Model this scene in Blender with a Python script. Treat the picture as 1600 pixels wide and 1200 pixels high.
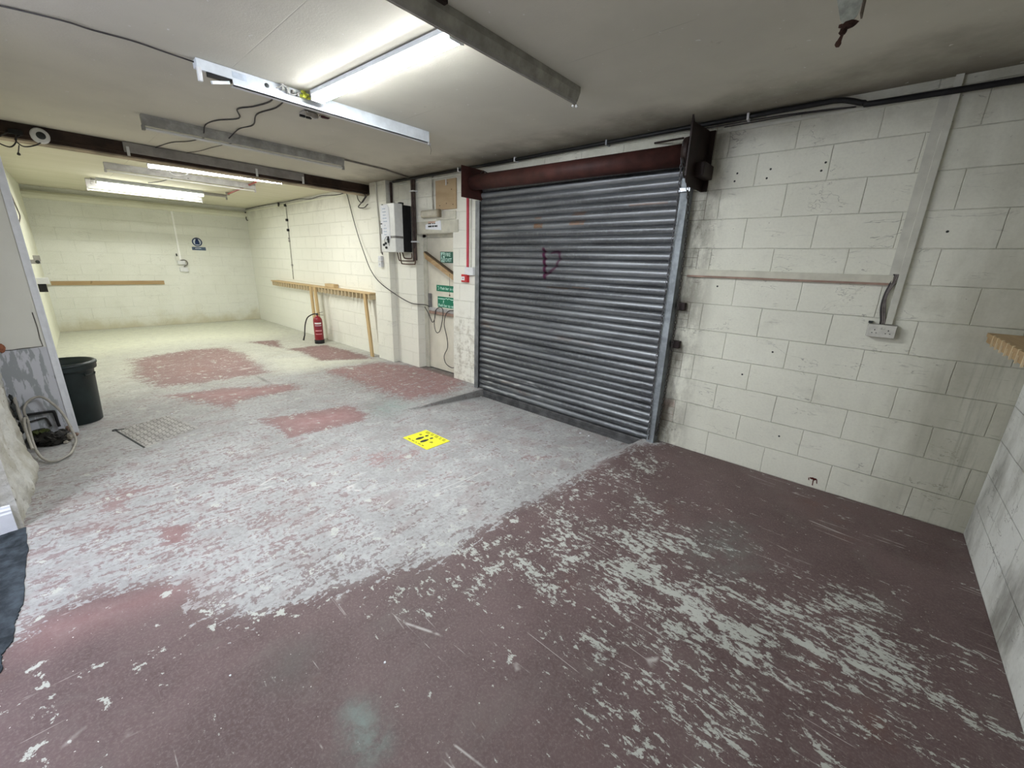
import bpy, bmesh, math, random
import numpy as np
from mathutils import Vector, Matrix, noise as mnoise
random.seed(7)
S = bpy.context.scene
COL = S.collection
for o in list(bpy.data.objects): bpy.data.objects.remove(o)

# ------------------------------------------------------------------ camera, world, exposure
cd = bpy.data.cameras.new('camera'); cam = bpy.data.objects.new('camera', cd); COL.objects.link(cam)
cd.sensor_fit = 'HORIZONTAL'; cd.sensor_width = 36.0
cd.lens = 636.03 / 1600 * 36.0
cd.clip_start = 0.02; cd.clip_end = 60
YAW, PIT, ROL = -0.853233758, -0.285044944, 0.0342169438
fv = Vector((math.cos(PIT)*math.cos(YAW), math.cos(PIT)*math.sin(YAW), math.sin(PIT)))
rv = fv.cross(Vector((0, 0, 1))).normalized(); uv = rv.cross(fv)
r2 = math.cos(ROL)*rv + math.sin(ROL)*uv; u2 = -math.sin(ROL)*rv + math.cos(ROL)*uv
cam.matrix_world = Matrix(((r2.x, u2.x, -fv.x, -0.67791), (r2.y, u2.y, -fv.y, 3.75822),
                           (r2.z, u2.z, -fv.z, 1.61755), (0, 0, 0, 1)))
S.camera = cam
w = bpy.data.worlds.new('world'); S.world = w; w.use_nodes = True
w.node_tree.nodes['Background'].inputs[0].default_value = (0.5, 0.55, 0.6, 1)
w.node_tree.nodes['Background'].inputs[1].default_value = 0.02
S.view_settings.view_transform = 'Standard'; S.view_settings.look = 'None'
S.view_settings.gamma = 1.0; S.view_settings.use_curve_mapping = False
S.view_settings.exposure = 1.8
TUBE_NEAR = 58.0      # emission strength of the three lit battens
TUBE_MID = 46.0
TUBE_FAR = 40.0
HALL_FILL = 60.0  # strength of the unseen lamp added in the hall

H = 2.75              # ceiling height
XR, XB, XM = -1.42, 11.65, 5.75

# ------------------------------------------------------------------ node helper
class M:
    def __init__(s, name, base=None, rough=0.7, metal=0.0, spec=0.3):
        s.m = bpy.data.materials.new(name); s.m.use_nodes = True
        s.t = s.m.node_tree; s.b = s.t.nodes['Principled BSDF']
        s.b.inputs['Roughness'].default_value = rough; s.b.inputs['Metallic'].default_value = metal
        s.b.inputs['Specular IOR Level'].default_value = spec
        if base: s.b.inputs['Base Color'].default_value = (*base, 1)
        s._pos = None
    def n(s, t, **k):
        x = s.t.nodes.new(t)
        for a, v in k.items(): setattr(x, a, v)
        return x
    def put(s, sock, v):
        if isinstance(v, bpy.types.NodeSocket): s.t.links.new(v, sock)
        elif isinstance(v, (tuple, list)) and len(v) == 3 and sock.type == 'RGBA': sock.default_value = (*v, 1)
        else: sock.default_value = v
    def pos(s):
        if not s._pos: s._pos = s.n('ShaderNodeNewGeometry').outputs['Position']
        return s._pos
    def xyz(s, v=None):
        x = s.n('ShaderNodeSeparateXYZ'); s.put(x.inputs[0], v or s.pos()); return x.outputs
    def comb(s, x=0.0, y=0.0, z=0.0):
        c = s.n('ShaderNodeCombineXYZ'); s.put(c.inputs[0], x); s.put(c.inputs[1], y); s.put(c.inputs[2], z); return c.outputs[0]
    def math(s, op, a, b=0.0, c=None, clamp=False):
        x = s.n('ShaderNodeMath', operation=op, use_clamp=clamp); s.put(x.inputs[0], a); s.put(x.inputs[1], b)
        if c is not None: s.put(x.inputs[2], c)
        return x.outputs[0]
    def sc(s, k, v=None):
        x = s.n('ShaderNodeVectorMath', operation='MULTIPLY'); s.put(x.inputs[0], v or s.pos()); x.inputs[1].default_value = k; return x.outputs[0]
    def noise(s, scale, det=4.0, rough=0.55, vec=None, dist=0.0, stretch=None):
        x = s.n('ShaderNodeTexNoise'); v = vec or s.pos()
        if stretch: v = s.sc(stretch, v)
        s.put(x.inputs['Vector'], v); x.inputs['Scale'].default_value = scale; x.inputs['Detail'].default_value = det
        x.inputs['Roughness'].default_value = rough; x.inputs['Distortion'].default_value = dist
        return x.outputs['Fac']
    def step(s, v, a, b, lo=0.0, hi=1.0):
        x = s.n('ShaderNodeMapRange', interpolation_type='SMOOTHSTEP'); s.put(x.inputs[0], v)
        s.put(x.inputs[1], a); s.put(x.inputs[2], b); x.inputs[3].default_value = lo; x.inputs[4].default_value = hi
        return x.outputs[0]
    def mix(s, f, a, b, mode='MIX'):
        x = s.n('ShaderNodeMix', data_type='RGBA', blend_type=mode); s.put(x.inputs[0], f); s.put(x.inputs[6], a); s.put(x.inputs[7], b)
        return x.outputs[2]
    def attr(s, name):
        x = s.n('ShaderNodeAttribute', attribute_name=name); return x.outputs['Fac']
    def bump(s, h, strength=0.5, dist=0.01, normal=None):
        x = s.n('ShaderNodeBump'); x.inputs['Strength'].default_value = strength; x.inputs['Distance'].default_value = dist
        s.put(x.inputs['Height'], h)
        if normal: s.put(x.inputs['Normal'], normal)
        return x.outputs[0]
    def color(s, c): s.put(s.b.inputs['Base Color'], c)
    def normal(s, c): s.put(s.b.inputs['Normal'], c)
    def rough(s, c): s.put(s.b.inputs['Roughness'], c)

def plain(name, c, rough=0.6, metal=0.0, spec=0.3, var=0.25, scale=18.0, bump=0.0):
    m = M(name, c, rough, metal, spec)
    k = m.step(m.noise(scale, 5, 0.6), 0.3, 0.72)
    m.color(m.mix(k, tuple(x*(1-var) for x in c), tuple(min(1, x*(1+var*0.6)) for x in c)))
    if bump: m.normal(m.bump(m.noise(scale*5, 4), bump, 0.004))
    return m.m

def emit(name, c, strength):
    m = M(name, (0.9, 0.9, 0.9)); m.b.inputs['Emission Color'].default_value = (*c, 1)
    m.b.inputs['Emission Strength'].default_value = strength
    k = m.step(m.noise(9, 2), 0.2, 0.9); m.color(m.mix(k, (0.85, 0.86, 0.86), (0.92, 0.92, 0.92)))
    return m.m

# ------------------------------------------------------------------ materials of the setting
def block_wall(name, axis, c1, c2, dirt=0.5, joint=1.0, mask_joint=None):
    """painted concrete blocks, 450 x 225 mm, joints struck into the wall"""
    m = M(name, c1, 0.75, 0, 0.25)
    o = m.xyz(); u = o[0] if axis == 'x' else o[1]; z = o[2]
    wob = m.math('MULTIPLY', m.math('SUBTRACT', m.noise(5, 3), 0.5), 0.012)
    u2 = m.math('ADD', u, wob); z2 = m.math('ADD', z, m.math('MULTIPLY', m.math('SUBTRACT', m.noise(4.3, 3), 0.5), 0.010))
    def brick(mort, smooth):
        b = m.n('ShaderNodeTexBrick'); b.offset = 0.5; b.offset_frequency = 2; b.squash = 1.0
        m.put(b.inputs['Vector'], m.comb(u2, z2, 0.0)); b.inputs['Scale'].default_value = 1.0
        b.inputs['Mortar Size'].default_value = mort; b.inputs['Mortar Smooth'].default_value = smooth
        b.inputs['Brick Width'].default_value = 0.45; b.inputs['Row Height'].default_value = 0.225
        b.inputs['Color1'].default_value = (0.35, 0.35, 0.35, 1); b.inputs['Color2'].default_value = (0.65, 0.65, 0.65, 1)
        return b
    b = brick(0.0042, 0.8); fine = brick(0.0014, 0.5)
    mort = b.outputs['Fac']; crack = fine.outputs['Fac']
    # each block a slightly different tone
    tone = b.outputs['Color']
    n1 = m.noise(1.7, 6, 0.62); n2 = m.noise(11, 6, 0.65); n3 = m.noise(60, 4, 0.7)
    col = m.mix(m.step(n1, 0.3, 0.7), c1, c2)
    col = m.mix(0.04, col, tone, 'OVERLAY')
    col = m.mix(m.math('MULTIPLY', m.step(n3, 0.35, 0.75), 0.10), col, (0.2, 0.19, 0.15))
    # open, dirty joints along part of their length
    broken = m.step(m.noise(3.1, 5, 0.7), 0.42, 0.62)
    jk = m.math('MULTIPLY', m.math('MULTIPLY', crack, broken), 0.75*joint)
    col = m.mix(jk, col, (0.10, 0.09, 0.075))
    # black scuffs running sideways
    stretch = (1.6, 1.6, 9.0)
    sc = m.noise(3.2, 8, 0.68, stretch=stretch, dist=0.8)
    sk = m.math('MULTIPLY', m.step(sc, 0.60, 0.74), 0.55*dirt)
    col = m.mix(sk, col, (0.10, 0.095, 0.08))
    # hairline cracks
    cn_ = m.noise(1.5, 5, 0.62, stretch=(0.8, 0.8, 2.4), dist=0.6)
    vk = m.math('MULTIPLY', m.step(m.math('ABSOLUTE', m.math('SUBTRACT', cn_, 0.5)), 0.0045, 0.0015), m.step(m.noise(2.2, 4, 0.6), 0.50, 0.60))
    cn2 = m.noise(4.5, 4, 0.6, stretch=(0.7, 0.7, 2.2), dist=0.4)
    vk = m.math('MAXIMUM', vk, m.math('MULTIPLY', m.step(m.math('ABSOLUTE', m.math('SUBTRACT', cn2, 0.47)), 0.006, 0.002), m.step(m.noise(1.3, 5, 0.65), 0.54, 0.62)))
    col = m.mix(m.math('MULTIPLY', vk, 0.62*dirt), col, (0.10, 0.095, 0.08))
    smud = m.math('MULTIPLY', m.step(m.noise(1.9, 7, 0.7, stretch=(0.8, 0.8, 1.5)), 0.52, 0.72), 0.34*dirt)
    col = m.mix(smud, col, (0.34, 0.33, 0.27))
    # specks
    sp = m.math('MULTIPLY', m.step(m.noise(46, 2, 0.5), 0.72, 0.76), 0.6*dirt)
    col = m.mix(sp, col, (0.12, 0.10, 0.08))
    m.col = col; m.o = o
    h = m.math('SUBTRACT', m.math('ADD', m.math('MULTIPLY', n2, 0.18), m.math('MULTIPLY', n3, 0.05)), m.math('MULTIPLY', mort, joint))
    m.normal(m.bump(h, 0.85, 0.006))
    return m

# shutter-side wall: greenish cream in the front bay, blending to a paler tone in the far bay
mw = block_wall('painted_block_front', 'x', (0.79, 0.788, 0.68), (0.72, 0.718, 0.615), 0.8, 0.8)
x, y, z = mw.o[0], mw.o[1], mw.o[2]
far = mw.step(x, 5.5, 9.5)
col = mw.col
whiter = mw.math('MULTIPLY', mw.step(x, 2.8, 3.4), 0.55)
col = mw.mix(whiter, col, (0.80, 0.79, 0.72))
col = mw.mix(mw.math('MULTIPLY', far, 0.6), col, (0.78, 0.79, 0.725))
# grime gathered towards the end corner and the top course
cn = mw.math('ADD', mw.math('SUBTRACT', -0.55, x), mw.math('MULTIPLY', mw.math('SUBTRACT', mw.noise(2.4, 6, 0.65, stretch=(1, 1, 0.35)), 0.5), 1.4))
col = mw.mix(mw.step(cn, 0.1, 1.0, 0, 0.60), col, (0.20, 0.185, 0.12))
vs_ = mw.math('MULTIPLY', mw.step(mw.noise(7, 5, 0.7, stretch=(3.0, 1, 0.12)), 0.50, 0.66), mw.math('MULTIPLY', mw.step(x, -0.95, -1.25), mw.step(z, 1.35, 1.0)))
col = mw.mix(mw.math('MULTIPLY', vs_, 0.45), col, (0.26, 0.25, 0.20))
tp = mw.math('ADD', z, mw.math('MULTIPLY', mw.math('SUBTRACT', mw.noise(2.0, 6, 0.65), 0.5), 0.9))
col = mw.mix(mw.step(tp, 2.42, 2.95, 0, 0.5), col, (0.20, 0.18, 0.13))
# bare, worn patch beside the left shutter guide
bx_ = mw.math('MULTIPLY', mw.step(x, 3.0, 3.15), mw.step(x, 3.85, 3.6))
bz_ = mw.math('MULTIPLY', bx_, mw.step(z, 1.1, 0.7))
col = mw.mix(mw.math('MULTIPLY', bz_, mw.step(mw.noise(9, 7, 0.7), 0.44, 0.62, 0, 0.75)), col, (0.42, 0.39, 0.31))
# half bricks toothed in beside the right guide
rowp = mw.math('GREATER_THAN', mw.math('FRACT', mw.math('MULTIPLY', mw.math('FLOOR', mw.math('DIVIDE', z, 0.225)), 0.5)), 0.25)
qx = mw.math('MULTIPLY', mw.step(x, 0.435, 0.44), mw.step(x, 0.80, 0.78))
vl = mw.step(mw.math('ABSOLUTE', mw.math('SUBTRACT', x, 0.555)), 0.004, 0.0015)
zf = mw.math('ABSOLUTE', mw.math('SUBTRACT', mw.math('FRACT', mw.math('DIVIDE', z, 0.075)), 0.5))
hl = mw.math('MULTIPLY', mw.step(zf, 0.455, 0.49), mw.math('GREATER_THAN', x, 0.555))
tk = mw.math('MULTIPLY', mw.math('MULTIPLY', rowp, qx), mw.math('MAXIMUM', vl, hl))
col = mw.mix(mw.math('MULTIPLY', tk, 0.7), col, (0.12, 0.11, 0.085))
pk_ = mw.math('MULTIPLY', mw.math('MULTIPLY', rowp, mw.math('MULTIPLY', mw.math('GREATER_THAN', x, 0.56), qx)), mw.step(z, 0.50, 0.40))
col = mw.mix(mw.math('MULTIPLY', pk_, mw.step(mw.noise(9, 5), 0.4, 0.6, 0.1, 0.6)), col, (0.40, 0.24, 0.20))
# dirt next to the right guide
gd = mw.math('MULTIPLY', mw.step(x, 0.30, 0.62), mw.step(x, 0.8, 0.7))
col = mw.mix(mw.math('MULTIPLY', gd, mw.step(mw.noise(5, 6, 0.7, stretch=(1, 1, 0.4)), 0.35, 0.62, 0, 0.75)), col, (0.10, 0.085, 0.06))
mw.color(col)
MAT_WALL_FRONT = mw.m

mb_ = block_wall('painted_block_back', 'y', (0.77, 0.78, 0.72), (0.72, 0.73, 0.66), 0.35, 0.5)
ll = mb_.math('ADD', mb_.o[2], mb_.math('MULTIPLY', mb_.noise(2.5, 5, 0.6), 0.9))
col = mb_.mix(mb_.step(ll, 0.85, 0.35, 0, 0.55), mb_.col, (0.42, 0.36, 0.16))
mb_.color(col); MAT_WALL_BACK = mb_.m

mr = block_wall('painted_block_end', 'y', (0.70, 0.71, 0.68), (0.62, 0.63, 0.59), 1.0, 1.0)
col = mr.mix(mr.step(mr.noise(1.6, 6, 0.66, stretch=(1, 1, 0.5)), 0.48, 0.72, 0, 0.75), mr.col, (0.13, 0.12, 0.10))
mr.color(col); MAT_WALL_END = mr.m

def plaster(name, c1, c2, c3, k=0.5, scale=2.0, bump=0.4):
    m = M(name, c1, 0.85, 0, 0.2)
    col = m.mix(m.step(m.noise(scale, 6, 0.62), 0.35, 0.65), c1, c2)
    col = m.mix(m.math('MULTIPLY', m.step(m.noise(scale*5, 7, 0.7), 0.60, 0.70), k), col, c3)
    m.color(col); m.normal(m.bump(m.noise(scale*9, 6, 0.65), bump, 0.008)); return m.m
MAT_LEFT_FAR = plaster('cream_plaster_far', (0.76, 0.765, 0.65), (0.72, 0.72, 0.60), (0.5, 0.48, 0.36), 0.4)
MAT_PLAIN = plaster('cream_plaster', (0.68, 0.67, 0.60), (0.62, 0.61, 0.55), (0.3, 0.27, 0.2), 0.35)
MAT_RUBBLE = plaster('crumbling_render', (0.60, 0.595, 0.56), (0.42, 0.40, 0.34), (0.17, 0.13, 0.08), 0.95, 4.0, 1.0)
MAT_LILAC = plaster('lilac_wall_paint', (0.70, 0.68, 0.78), (0.74, 0.72, 0.80), (0.6, 0.6, 0.68), 0.2)
MAT_TRIMWHITE = plain('white_gloss_paint', (0.78, 0.80, 0.85), 0.35, var=0.06)

m = M('front_ceiling_paint', (0.42, 0.39, 0.33), 0.9, 0, 0.15)
o = m.xyz()
cc = m.mix(m.step(m.noise(0.9, 5, 0.6), 0.35, 0.65), (0.56, 0.54, 0.465), (0.63, 0.605, 0.52))
cc = m.mix(m.math('MULTIPLY', m.step(m.noise(7, 7, 0.7), 0.66, 0.74), 0.35), cc, (0.22, 0.20, 0.16))
# soot stain that follows the head of the shutter wall
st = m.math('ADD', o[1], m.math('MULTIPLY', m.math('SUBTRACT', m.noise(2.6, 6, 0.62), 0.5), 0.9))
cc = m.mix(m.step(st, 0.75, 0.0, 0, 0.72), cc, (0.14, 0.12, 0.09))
fx = m.step(o[0], 5.6, 6.2)
cc = m.mix(fx, cc, m.mix(m.step(m.noise(1.2, 5, 0.6, stretch=(3, 0.6, 1)), 0.35, 0.7), (0.68, 0.655, 0.51), (0.73, 0.70, 0.57)))
# filler splashes and board joints
cc = m.mix(m.math('MULTIPLY', m.step(m.noise(30, 2, 0.5), 0.745, 0.76), 0.8), cc, (0.75, 0.75, 0.72))
jn = m.math('ABSOLUTE', m.math('SUBTRACT', m.math('FRACT', m.math('DIVIDE', m.math('ADD', o[1], 0.35), 1.22)), 0.5))
jl = m.math('MULTIPLY', m.step(jn, 0.004, 0.0), m.step(m.noise(1.4, 3), 0.45, 0.6))
cc = m.mix(m.math('MULTIPLY', jl, 0.35), cc, (0.25, 0.23, 0.19))
m.color(cc)
m.normal(m.bump(m.math('ADD', m.noise(90, 4, 0.6), m.math('MULTIPLY', jl, -0.6)), 0.25, 0.004))
MAT_CEIL = m.m

# worn painted concrete floor; the attributes are painted and worn areas, plus reflected light in the far bay
m = M('worn_red_floor_paint', (0.4, 0.4, 0.4), 0.6, 0, 0.35)
o = m.xyz()
paint, wear, bright, green, back_reflection, dark = (m.attr(a) for a in ('paint', 'wear', 'fresh', 'green', 'back_reflection', 'dark'))
big = m.noise(2.2, 7, 0.62, dist=0.4); mid = m.noise(9, 8, 0.68, dist=0.3); fine = m.noise(38, 7, 0.7)
gx = m.mix(m.step(o[0], -0.1, 0.5), m.noise(17, 10, 0.70, stretch=(0.45, 1.35, 1.0), dist=0.8), m.noise(14, 10, 0.72, dist=0.6))       # long chips, dragged along the slab
gy = m.noise(14, 9, 0.68, stretch=(1.5, 0.45, 1.0), dist=0.6)
# concrete
con = m.mix(m.step(big, 0.3, 0.7), (0.30, 0.298, 0.292), (0.385, 0.385, 0.38))
con = m.mix(m.math('MULTIPLY', m.step(mid, 0.44, 0.70), 0.5), con, (0.50, 0.505, 0.50))
con = m.mix(m.math('MULTIPLY', m.step(fine, 0.42, 0.62), 0.40), con, (0.20, 0.192, 0.182))
stain = m.noise(3.4, 8, 0.66, stretch=(1.3, 0.8, 1), dist=0.5)
con = m.mix(m.math('MULTIPLY', m.step(stain, 0.50, 0.66), 0.45), con, (0.27, 0.215, 0.205))
con = m.mix(m.math('MULTIPLY', back_reflection, m.step(mid, 0.22, 0.6, 0.6, 1.0)), con, (0.62, 0.63, 0.50))  # pale yellow-green reflected light painted into the far floor colour
# red paint
redd = m.mix(m.step(big, 0.32, 0.68), (0.066, 0.032, 0.031), (0.106, 0.058, 0.057))
redd = m.mix(m.math('MULTIPLY', m.step(fine, 0.4, 0.65), 0.40), redd, (0.15, 0.105, 0.100))
redd = m.mix(m.math('MULTIPLY', m.step(m.noise(90, 4, 0.7), 0.46, 0.66), 0.45), redd, (0.19, 0.145, 0.138))
redd = m.mix(m.step(stain, 0.50, 0.68, 0, 0.45), redd, (0.145, 0.118, 0.108))
redd = m.mix(m.step(m.noise(1.3, 5, 0.6), 0.58, 0.70, 0, 0.6), redd, (0.125, 0.050, 0.032))
redf = m.mix(m.step(mid, 0.35, 0.65), (0.30, 0.150, 0.148), (0.37, 0.225, 0.22))
red = m.mix(bright, redd, redf)
# where paint survives
gm = m.math('ADD', m.math('MULTIPLY', gy, 0.6), m.math('MULTIPLY', mid, 0.4))
pk = m.math('ADD', paint, m.math('ADD', m.math('MULTIPLY', m.math('SUBTRACT', gm, 0.5), 2.3), m.math('MULTIPLY', m.math('SUBTRACT', fine, 0.5), 1.1)))
pm = m.step(pk, 0.47, 0.55)
pm = m.math('MULTIPLY', pm, m.math('ADD', 0.55, m.math('MULTIPLY', m.step(paint, 0.3, 0.7), 0.45)))
gx2 = m.noise(40, 9, 0.72, stretch=(0.6, 1.2, 1.0), dist=0.5)
chipn = m.mix(m.step(o[0], 0.75, 1.1), m.math('ADD', m.math('MULTIPLY', gx, 0.50), m.math('MULTIPLY', gx2, 0.50)), mid)
chipn = m.math('ADD', m.math('MULTIPLY', m.math('ADD', chipn, 0.0), 0.82), m.math('MULTIPLY', fine, 0.18))
patch = m.noise(4.2, 6, 0.66, stretch=(0.7, 1.2, 1), dist=0.4)
th = m.math('SUBTRACT', 0.640, m.math('ADD', m.math('MULTIPLY', wear, 0.155), m.math('MULTIPLY', m.math('SUBTRACT', patch, 0.5), 0.30)))
chip = m.step(m.math('SUBTRACT', chipn, th), -0.004, 0.004)
ccol = m.mix(m.step(big, 0.35, 0.6), (0.40, 0.41, 0.37), (0.46, 0.47, 0.43))
body = m.mix(m.math('MULTIPLY', pm, 0.92), con, red)
body = m.mix(m.math('MULTIPLY', chip, m.step(pk, 0.47, 0.55)), body, ccol)
body = m.mix(m.math('MULTIPLY', green, m.step(mid, 0.36, 0.60, 0.15, 1.0)), body, (0.20, 0.29, 0.26))
body = m.mix(m.math('MULTIPLY', dark, m.step(mid, 0.25, 0.55, 0.5, 1.0)), body, (0.09, 0.085, 0.075))
# thin white scratches
def scratch(vec, s, th_):
    v = m.n('ShaderNodeTexVoronoi', feature='DISTANCE_TO_EDGE'); m.put(v.inputs['Vector'], vec); v.inputs['Scale'].default_value = s
    return m.math('SUBTRACT', 1.0, m.step(v.outputs['Distance'], 0.0, th_))
s1 = m.math('MULTIPLY', scratch(m.sc((0.25, 3.0, 1)), 2.6, 0.016), m.step(m.noise(3, 4, 0.6), 0.55, 0.62))
s2 = m.math('MULTIPLY', scratch(m.sc((3.2, 0.30, 1)), 2.2, 0.016), m.step(m.noise(2.3, 4, 0.6), 0.55, 0.62))
sm = m.math('MAXIMUM', m.math('MULTIPLY', s1, m.step(o[0], 1.3, 0.6)), m.math('MULTIPLY', s2, m.step(o[0], 0.7, 1.4)))
body = m.mix(m.math('MULTIPLY', sm, 0.55), body, (0.66, 0.64, 0.60))
dots = m.math('MULTIPLY', m.step(m.noise(75, 1, 0.5), 0.775, 0.79), 0.8)
body = m.mix(dots, body, (0.75, 0.73, 0.68))
m.color(body)
m.rough(m.math('ADD', 0.50, m.math('MULTIPLY', fine, 0.25)))
hh = m.math('ADD', m.math('MULTIPLY', fine, 0.5), m.math('MULTIPLY', m.math('SUBTRACT', pm, m.math('MULTIPLY', chip, pm)), 0.35))
m.normal(m.bump(hh, 0.45, 0.004))
MAT_FLOOR = m.m

# ------------------------------------------------------------------ object materials
GALV = plain('galvanised_steel', (0.42, 0.45, 0.48), 0.42, 0.75, 0.5, 0.35, 9)
m = M('shutter_curtain_steel', (0.3, 0.3, 0.31), 0.42, 0.7, 0.5)
st = m.noise(5, 6, 0.62, stretch=(0.18, 1, 2.6)); sp = m.noise(34, 6, 0.7)
cc = m.mix(m.step(st, 0.34, 0.66), (0.10, 0.105, 0.112), (0.24, 0.252, 0.265))
cc = m.mix(m.math('MULTIPLY', m.step(sp, 0.45, 0.7), 0.35), cc, (0.31, 0.325, 0.335))
cc = m.mix(m.step(m.noise(1.4, 6, 0.7, stretch=(0.5, 1, 2.2)), 0.60, 0.74, 0, 0.6), cc, (0.16, 0.085, 0.05))
cc = m.mix(m.math('MULTIPLY', m.attr('tape'), m.step(sp, 0.35, 0.6, 0.4, 1.0)), cc, (0.22, 0.125, 0.07))
cc = m.mix(m.attr('scrape'), cc, (0.62, 0.63, 0.63))
cc = m.mix(m.attr('spray'), cc, (0.075, 0.012, 0.045))
m.color(cc); m.rough(m.math('ADD', 0.30, m.math('MULTIPLY', sp, 0.35)))
m.normal(m.bump(m.noise(30, 3, 0.5, stretch=(0.2, 1, 1)), 0.10, 0.003)); MAT_CURTAIN = m.m
REDOX = plain('red_oxide_paint', (0.060, 0.020, 0.016), 0.6, 0, 0.3, 0.4, 7)
DARKBOX = plain('dark_brown_steel', (0.022, 0.012, 0.010), 0.55, 0, 0.3, 0.4, 8)
BEAM = plain('tarred_brown_beam', (0.045, 0.026, 0.018), 0.6, 0, 0.3, 0.6, 5)
BEAMSIDE = plain('painted_beam_casing', (0.30, 0.285, 0.27), 0.7, 0, 0.2, 0.25, 5)
BEAMSOFFIT = plain('timber_beam_soffit', (0.40, 0.33, 0.24), 0.7, 0, 0.2, 0.45, 4)
WHITEMET = plain('white_enamel_steel', (0.66, 0.70, 0.74), 0.4, 0, 0.4, 0.12, 12)
GREYMET = plain('dirty_enamel_steel', (0.33, 0.32, 0.28), 0.55, 0, 0.3, 0.3, 10)
GREYMET2 = plain('dusty_enamel_steel', (0.36, 0.35, 0.33), 0.5, 0, 0.3, 0.2, 10)
WHITEPL = plain('white_plastic', (0.70, 0.71, 0.72), 0.4, 0, 0.4, 0.08, 15)
CREAMPL = plain('cream_painted_plastic', (0.58, 0.575, 0.50), 0.55, 0, 0.3, 0.12, 8)
SOCKETPL = plain('grubby_socket_plastic', (0.60, 0.59, 0.53), 0.5, 0, 0.3, 0.15, 20)
CREAMWD = plain('cream_painted_timber', (0.58, 0.565, 0.47), 0.65, 0, 0.25, 0.14, 8, 0.2)
PINKWD = plain('bare_timber_edge', (0.34, 0.23, 0.18), 0.7, 0, 0.2, 0.25, 9)
BLACK = plain('black_rubber', (0.012, 0.012, 0.013), 0.5, 0, 0.3, 0.3, 20)
DGREY = plain('dark_grey_cable', (0.05, 0.045, 0.045), 0.6, 0, 0.3, 0.3, 20)
CABLEGR = plain('grey_cable', (0.17, 0.15, 0.14), 0.6, 0, 0.3, 0.3, 20)
PIPEBR = plain('dull_brown_pipe', (0.065, 0.045, 0.038), 0.55, 0.2, 0.3, 0.4, 14)
COPPER = plain('grimy_copper', (0.12, 0.075, 0.05), 0.45, 0.5, 0.4, 0.4, 14)
HOSEM = plain('grey_hose_rubber', (0.36, 0.34, 0.30), 0.5, 0, 0.3, 0.2, 15)
REDPL = plain('red_plastic', (0.50, 0.025, 0.03), 0.35, 0, 0.4, 0.15, 15)
REDEXT = plain('red_extinguisher_enamel', (0.24, 0.012, 0.020), 0.3, 0, 0.5, 0.15, 10)
PINKRED = plain('faded_red_conduit', (0.52, 0.06, 0.09), 0.5, 0, 0.3, 0.15, 10)
LABELW = plain('white_label', (0.80, 0.76, 0.78), 0.5, 0, 0.3, 0.08, 30)
LABELP = plain('pink_label', (0.62, 0.30, 0.33), 0.5, 0, 0.3, 0.12, 30)
GREENS = plain('green_sign_vinyl', (0.010, 0.185, 0.105), 0.4, 0, 0.3, 0.15, 10)
DGREENS = plain('dark_green_sign_vinyl', (0.018, 0.105, 0.07), 0.4, 0, 0.3, 0.2, 10)
PALEG = plain('pale_sign_print', (0.55, 0.80, 0.70), 0.5, 0, 0.3, 0.05, 10)
BLUES = plain('blue_sign_vinyl', (0.022, 0.045, 0.14), 0.4, 0, 0.3, 0.2, 10)
BLUEP = plain('grey_blue_sign_plate', (0.09, 0.13, 0.20), 0.4, 0, 0.3, 0.35, 30)
PALEB = plain('pale_blue_print', (0.68, 0.74, 0.84), 0.5, 0, 0.3, 0.05, 10)
YEL = plain('yellow_floor_vinyl', (0.78, 0.74, 0.035), 0.5, 0, 0.35, 0.08, 25)
YELTAPE = plain('yellow_green_tape', (0.62, 0.66, 0.08), 0.5, 0, 0.3, 0.2, 40)
INK = plain('dark_print', (0.045, 0.05, 0.05), 0.6, 0, 0.2, 0.3, 30)
OLIVEINK = plain('olive_print', (0.26, 0.25, 0.03), 0.6, 0, 0.2, 0.2, 30)
PAPER = plain('white_paper', (0.80, 0.82, 0.86), 0.7, 0, 0.2, 0.05, 20)
BLUEINK = plain('faded_blue_print', (0.42, 0.50, 0.62), 0.7, 0, 0.2, 0.2, 60)
DOORM = plain('cream_door_paint', (0.66, 0.63, 0.53), 0.5, 0, 0.3, 0.10, 4, 0.1)
BINM = plain('dark_green_bin_plastic', (0.014, 0.024, 0.024), 0.42, 0, 0.4, 0.3, 6)
CARPETM = plain('blue_black_carpet', (0.045, 0.055, 0.065), 0.9, 0, 0.1, 0.6, 14, 0.8)
GREYPNL = M('half_painted_grey_panel', (0.4, 0.41, 0.44), 0.6)
gk = GREYPNL.step(GREYPNL.noise(5, 5, 0.6, stretch=(1, 3.0, 0.8)), 0.48, 0.53)
gz = GREYPNL.step(GREYPNL.xyz()[2], 0.81, 0.80)
gc = GREYPNL.mix(gk, (0.56, 0.57, 0.62), (0.33, 0.35, 0.37))
gp = GREYPNL.mix(GREYPNL.step(GREYPNL.noise(3, 5), 0.3, 0.7), (0.70, 0.695, 0.64), (0.74, 0.735, 0.68))
GREYPNL.color(GREYPNL.mix(gz, gp, gc)); GREYPNL.normal(GREYPNL.bump(GREYPNL.noise(20, 5), 0.3, 0.004)); GREYPNL = GREYPNL.m
RUST = plain('rusted_steel', (0.055, 0.028, 0.020), 0.8, 0.1, 0.2, 0.6, 25, 0.5)
SLUDGE = plain('black_wet_debris', (0.010, 0.0085, 0.006), 0.6, 0, 0.4, 0.7, 20, 1.0)
MOSS = plain('green_slime', (0.05, 0.06, 0.015), 0.6, 0, 0.3, 0.5, 25, 0.8)
PEBBLE = plain('pale_rubble', (0.40, 0.37, 0.31), 0.8, 0, 0.2, 0.3, 20, 0.6)
BRICKB = plain('broken_brick', (0.30, 0.20, 0.16), 0.8, 0, 0.2, 0.3, 20, 0.6)

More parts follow.
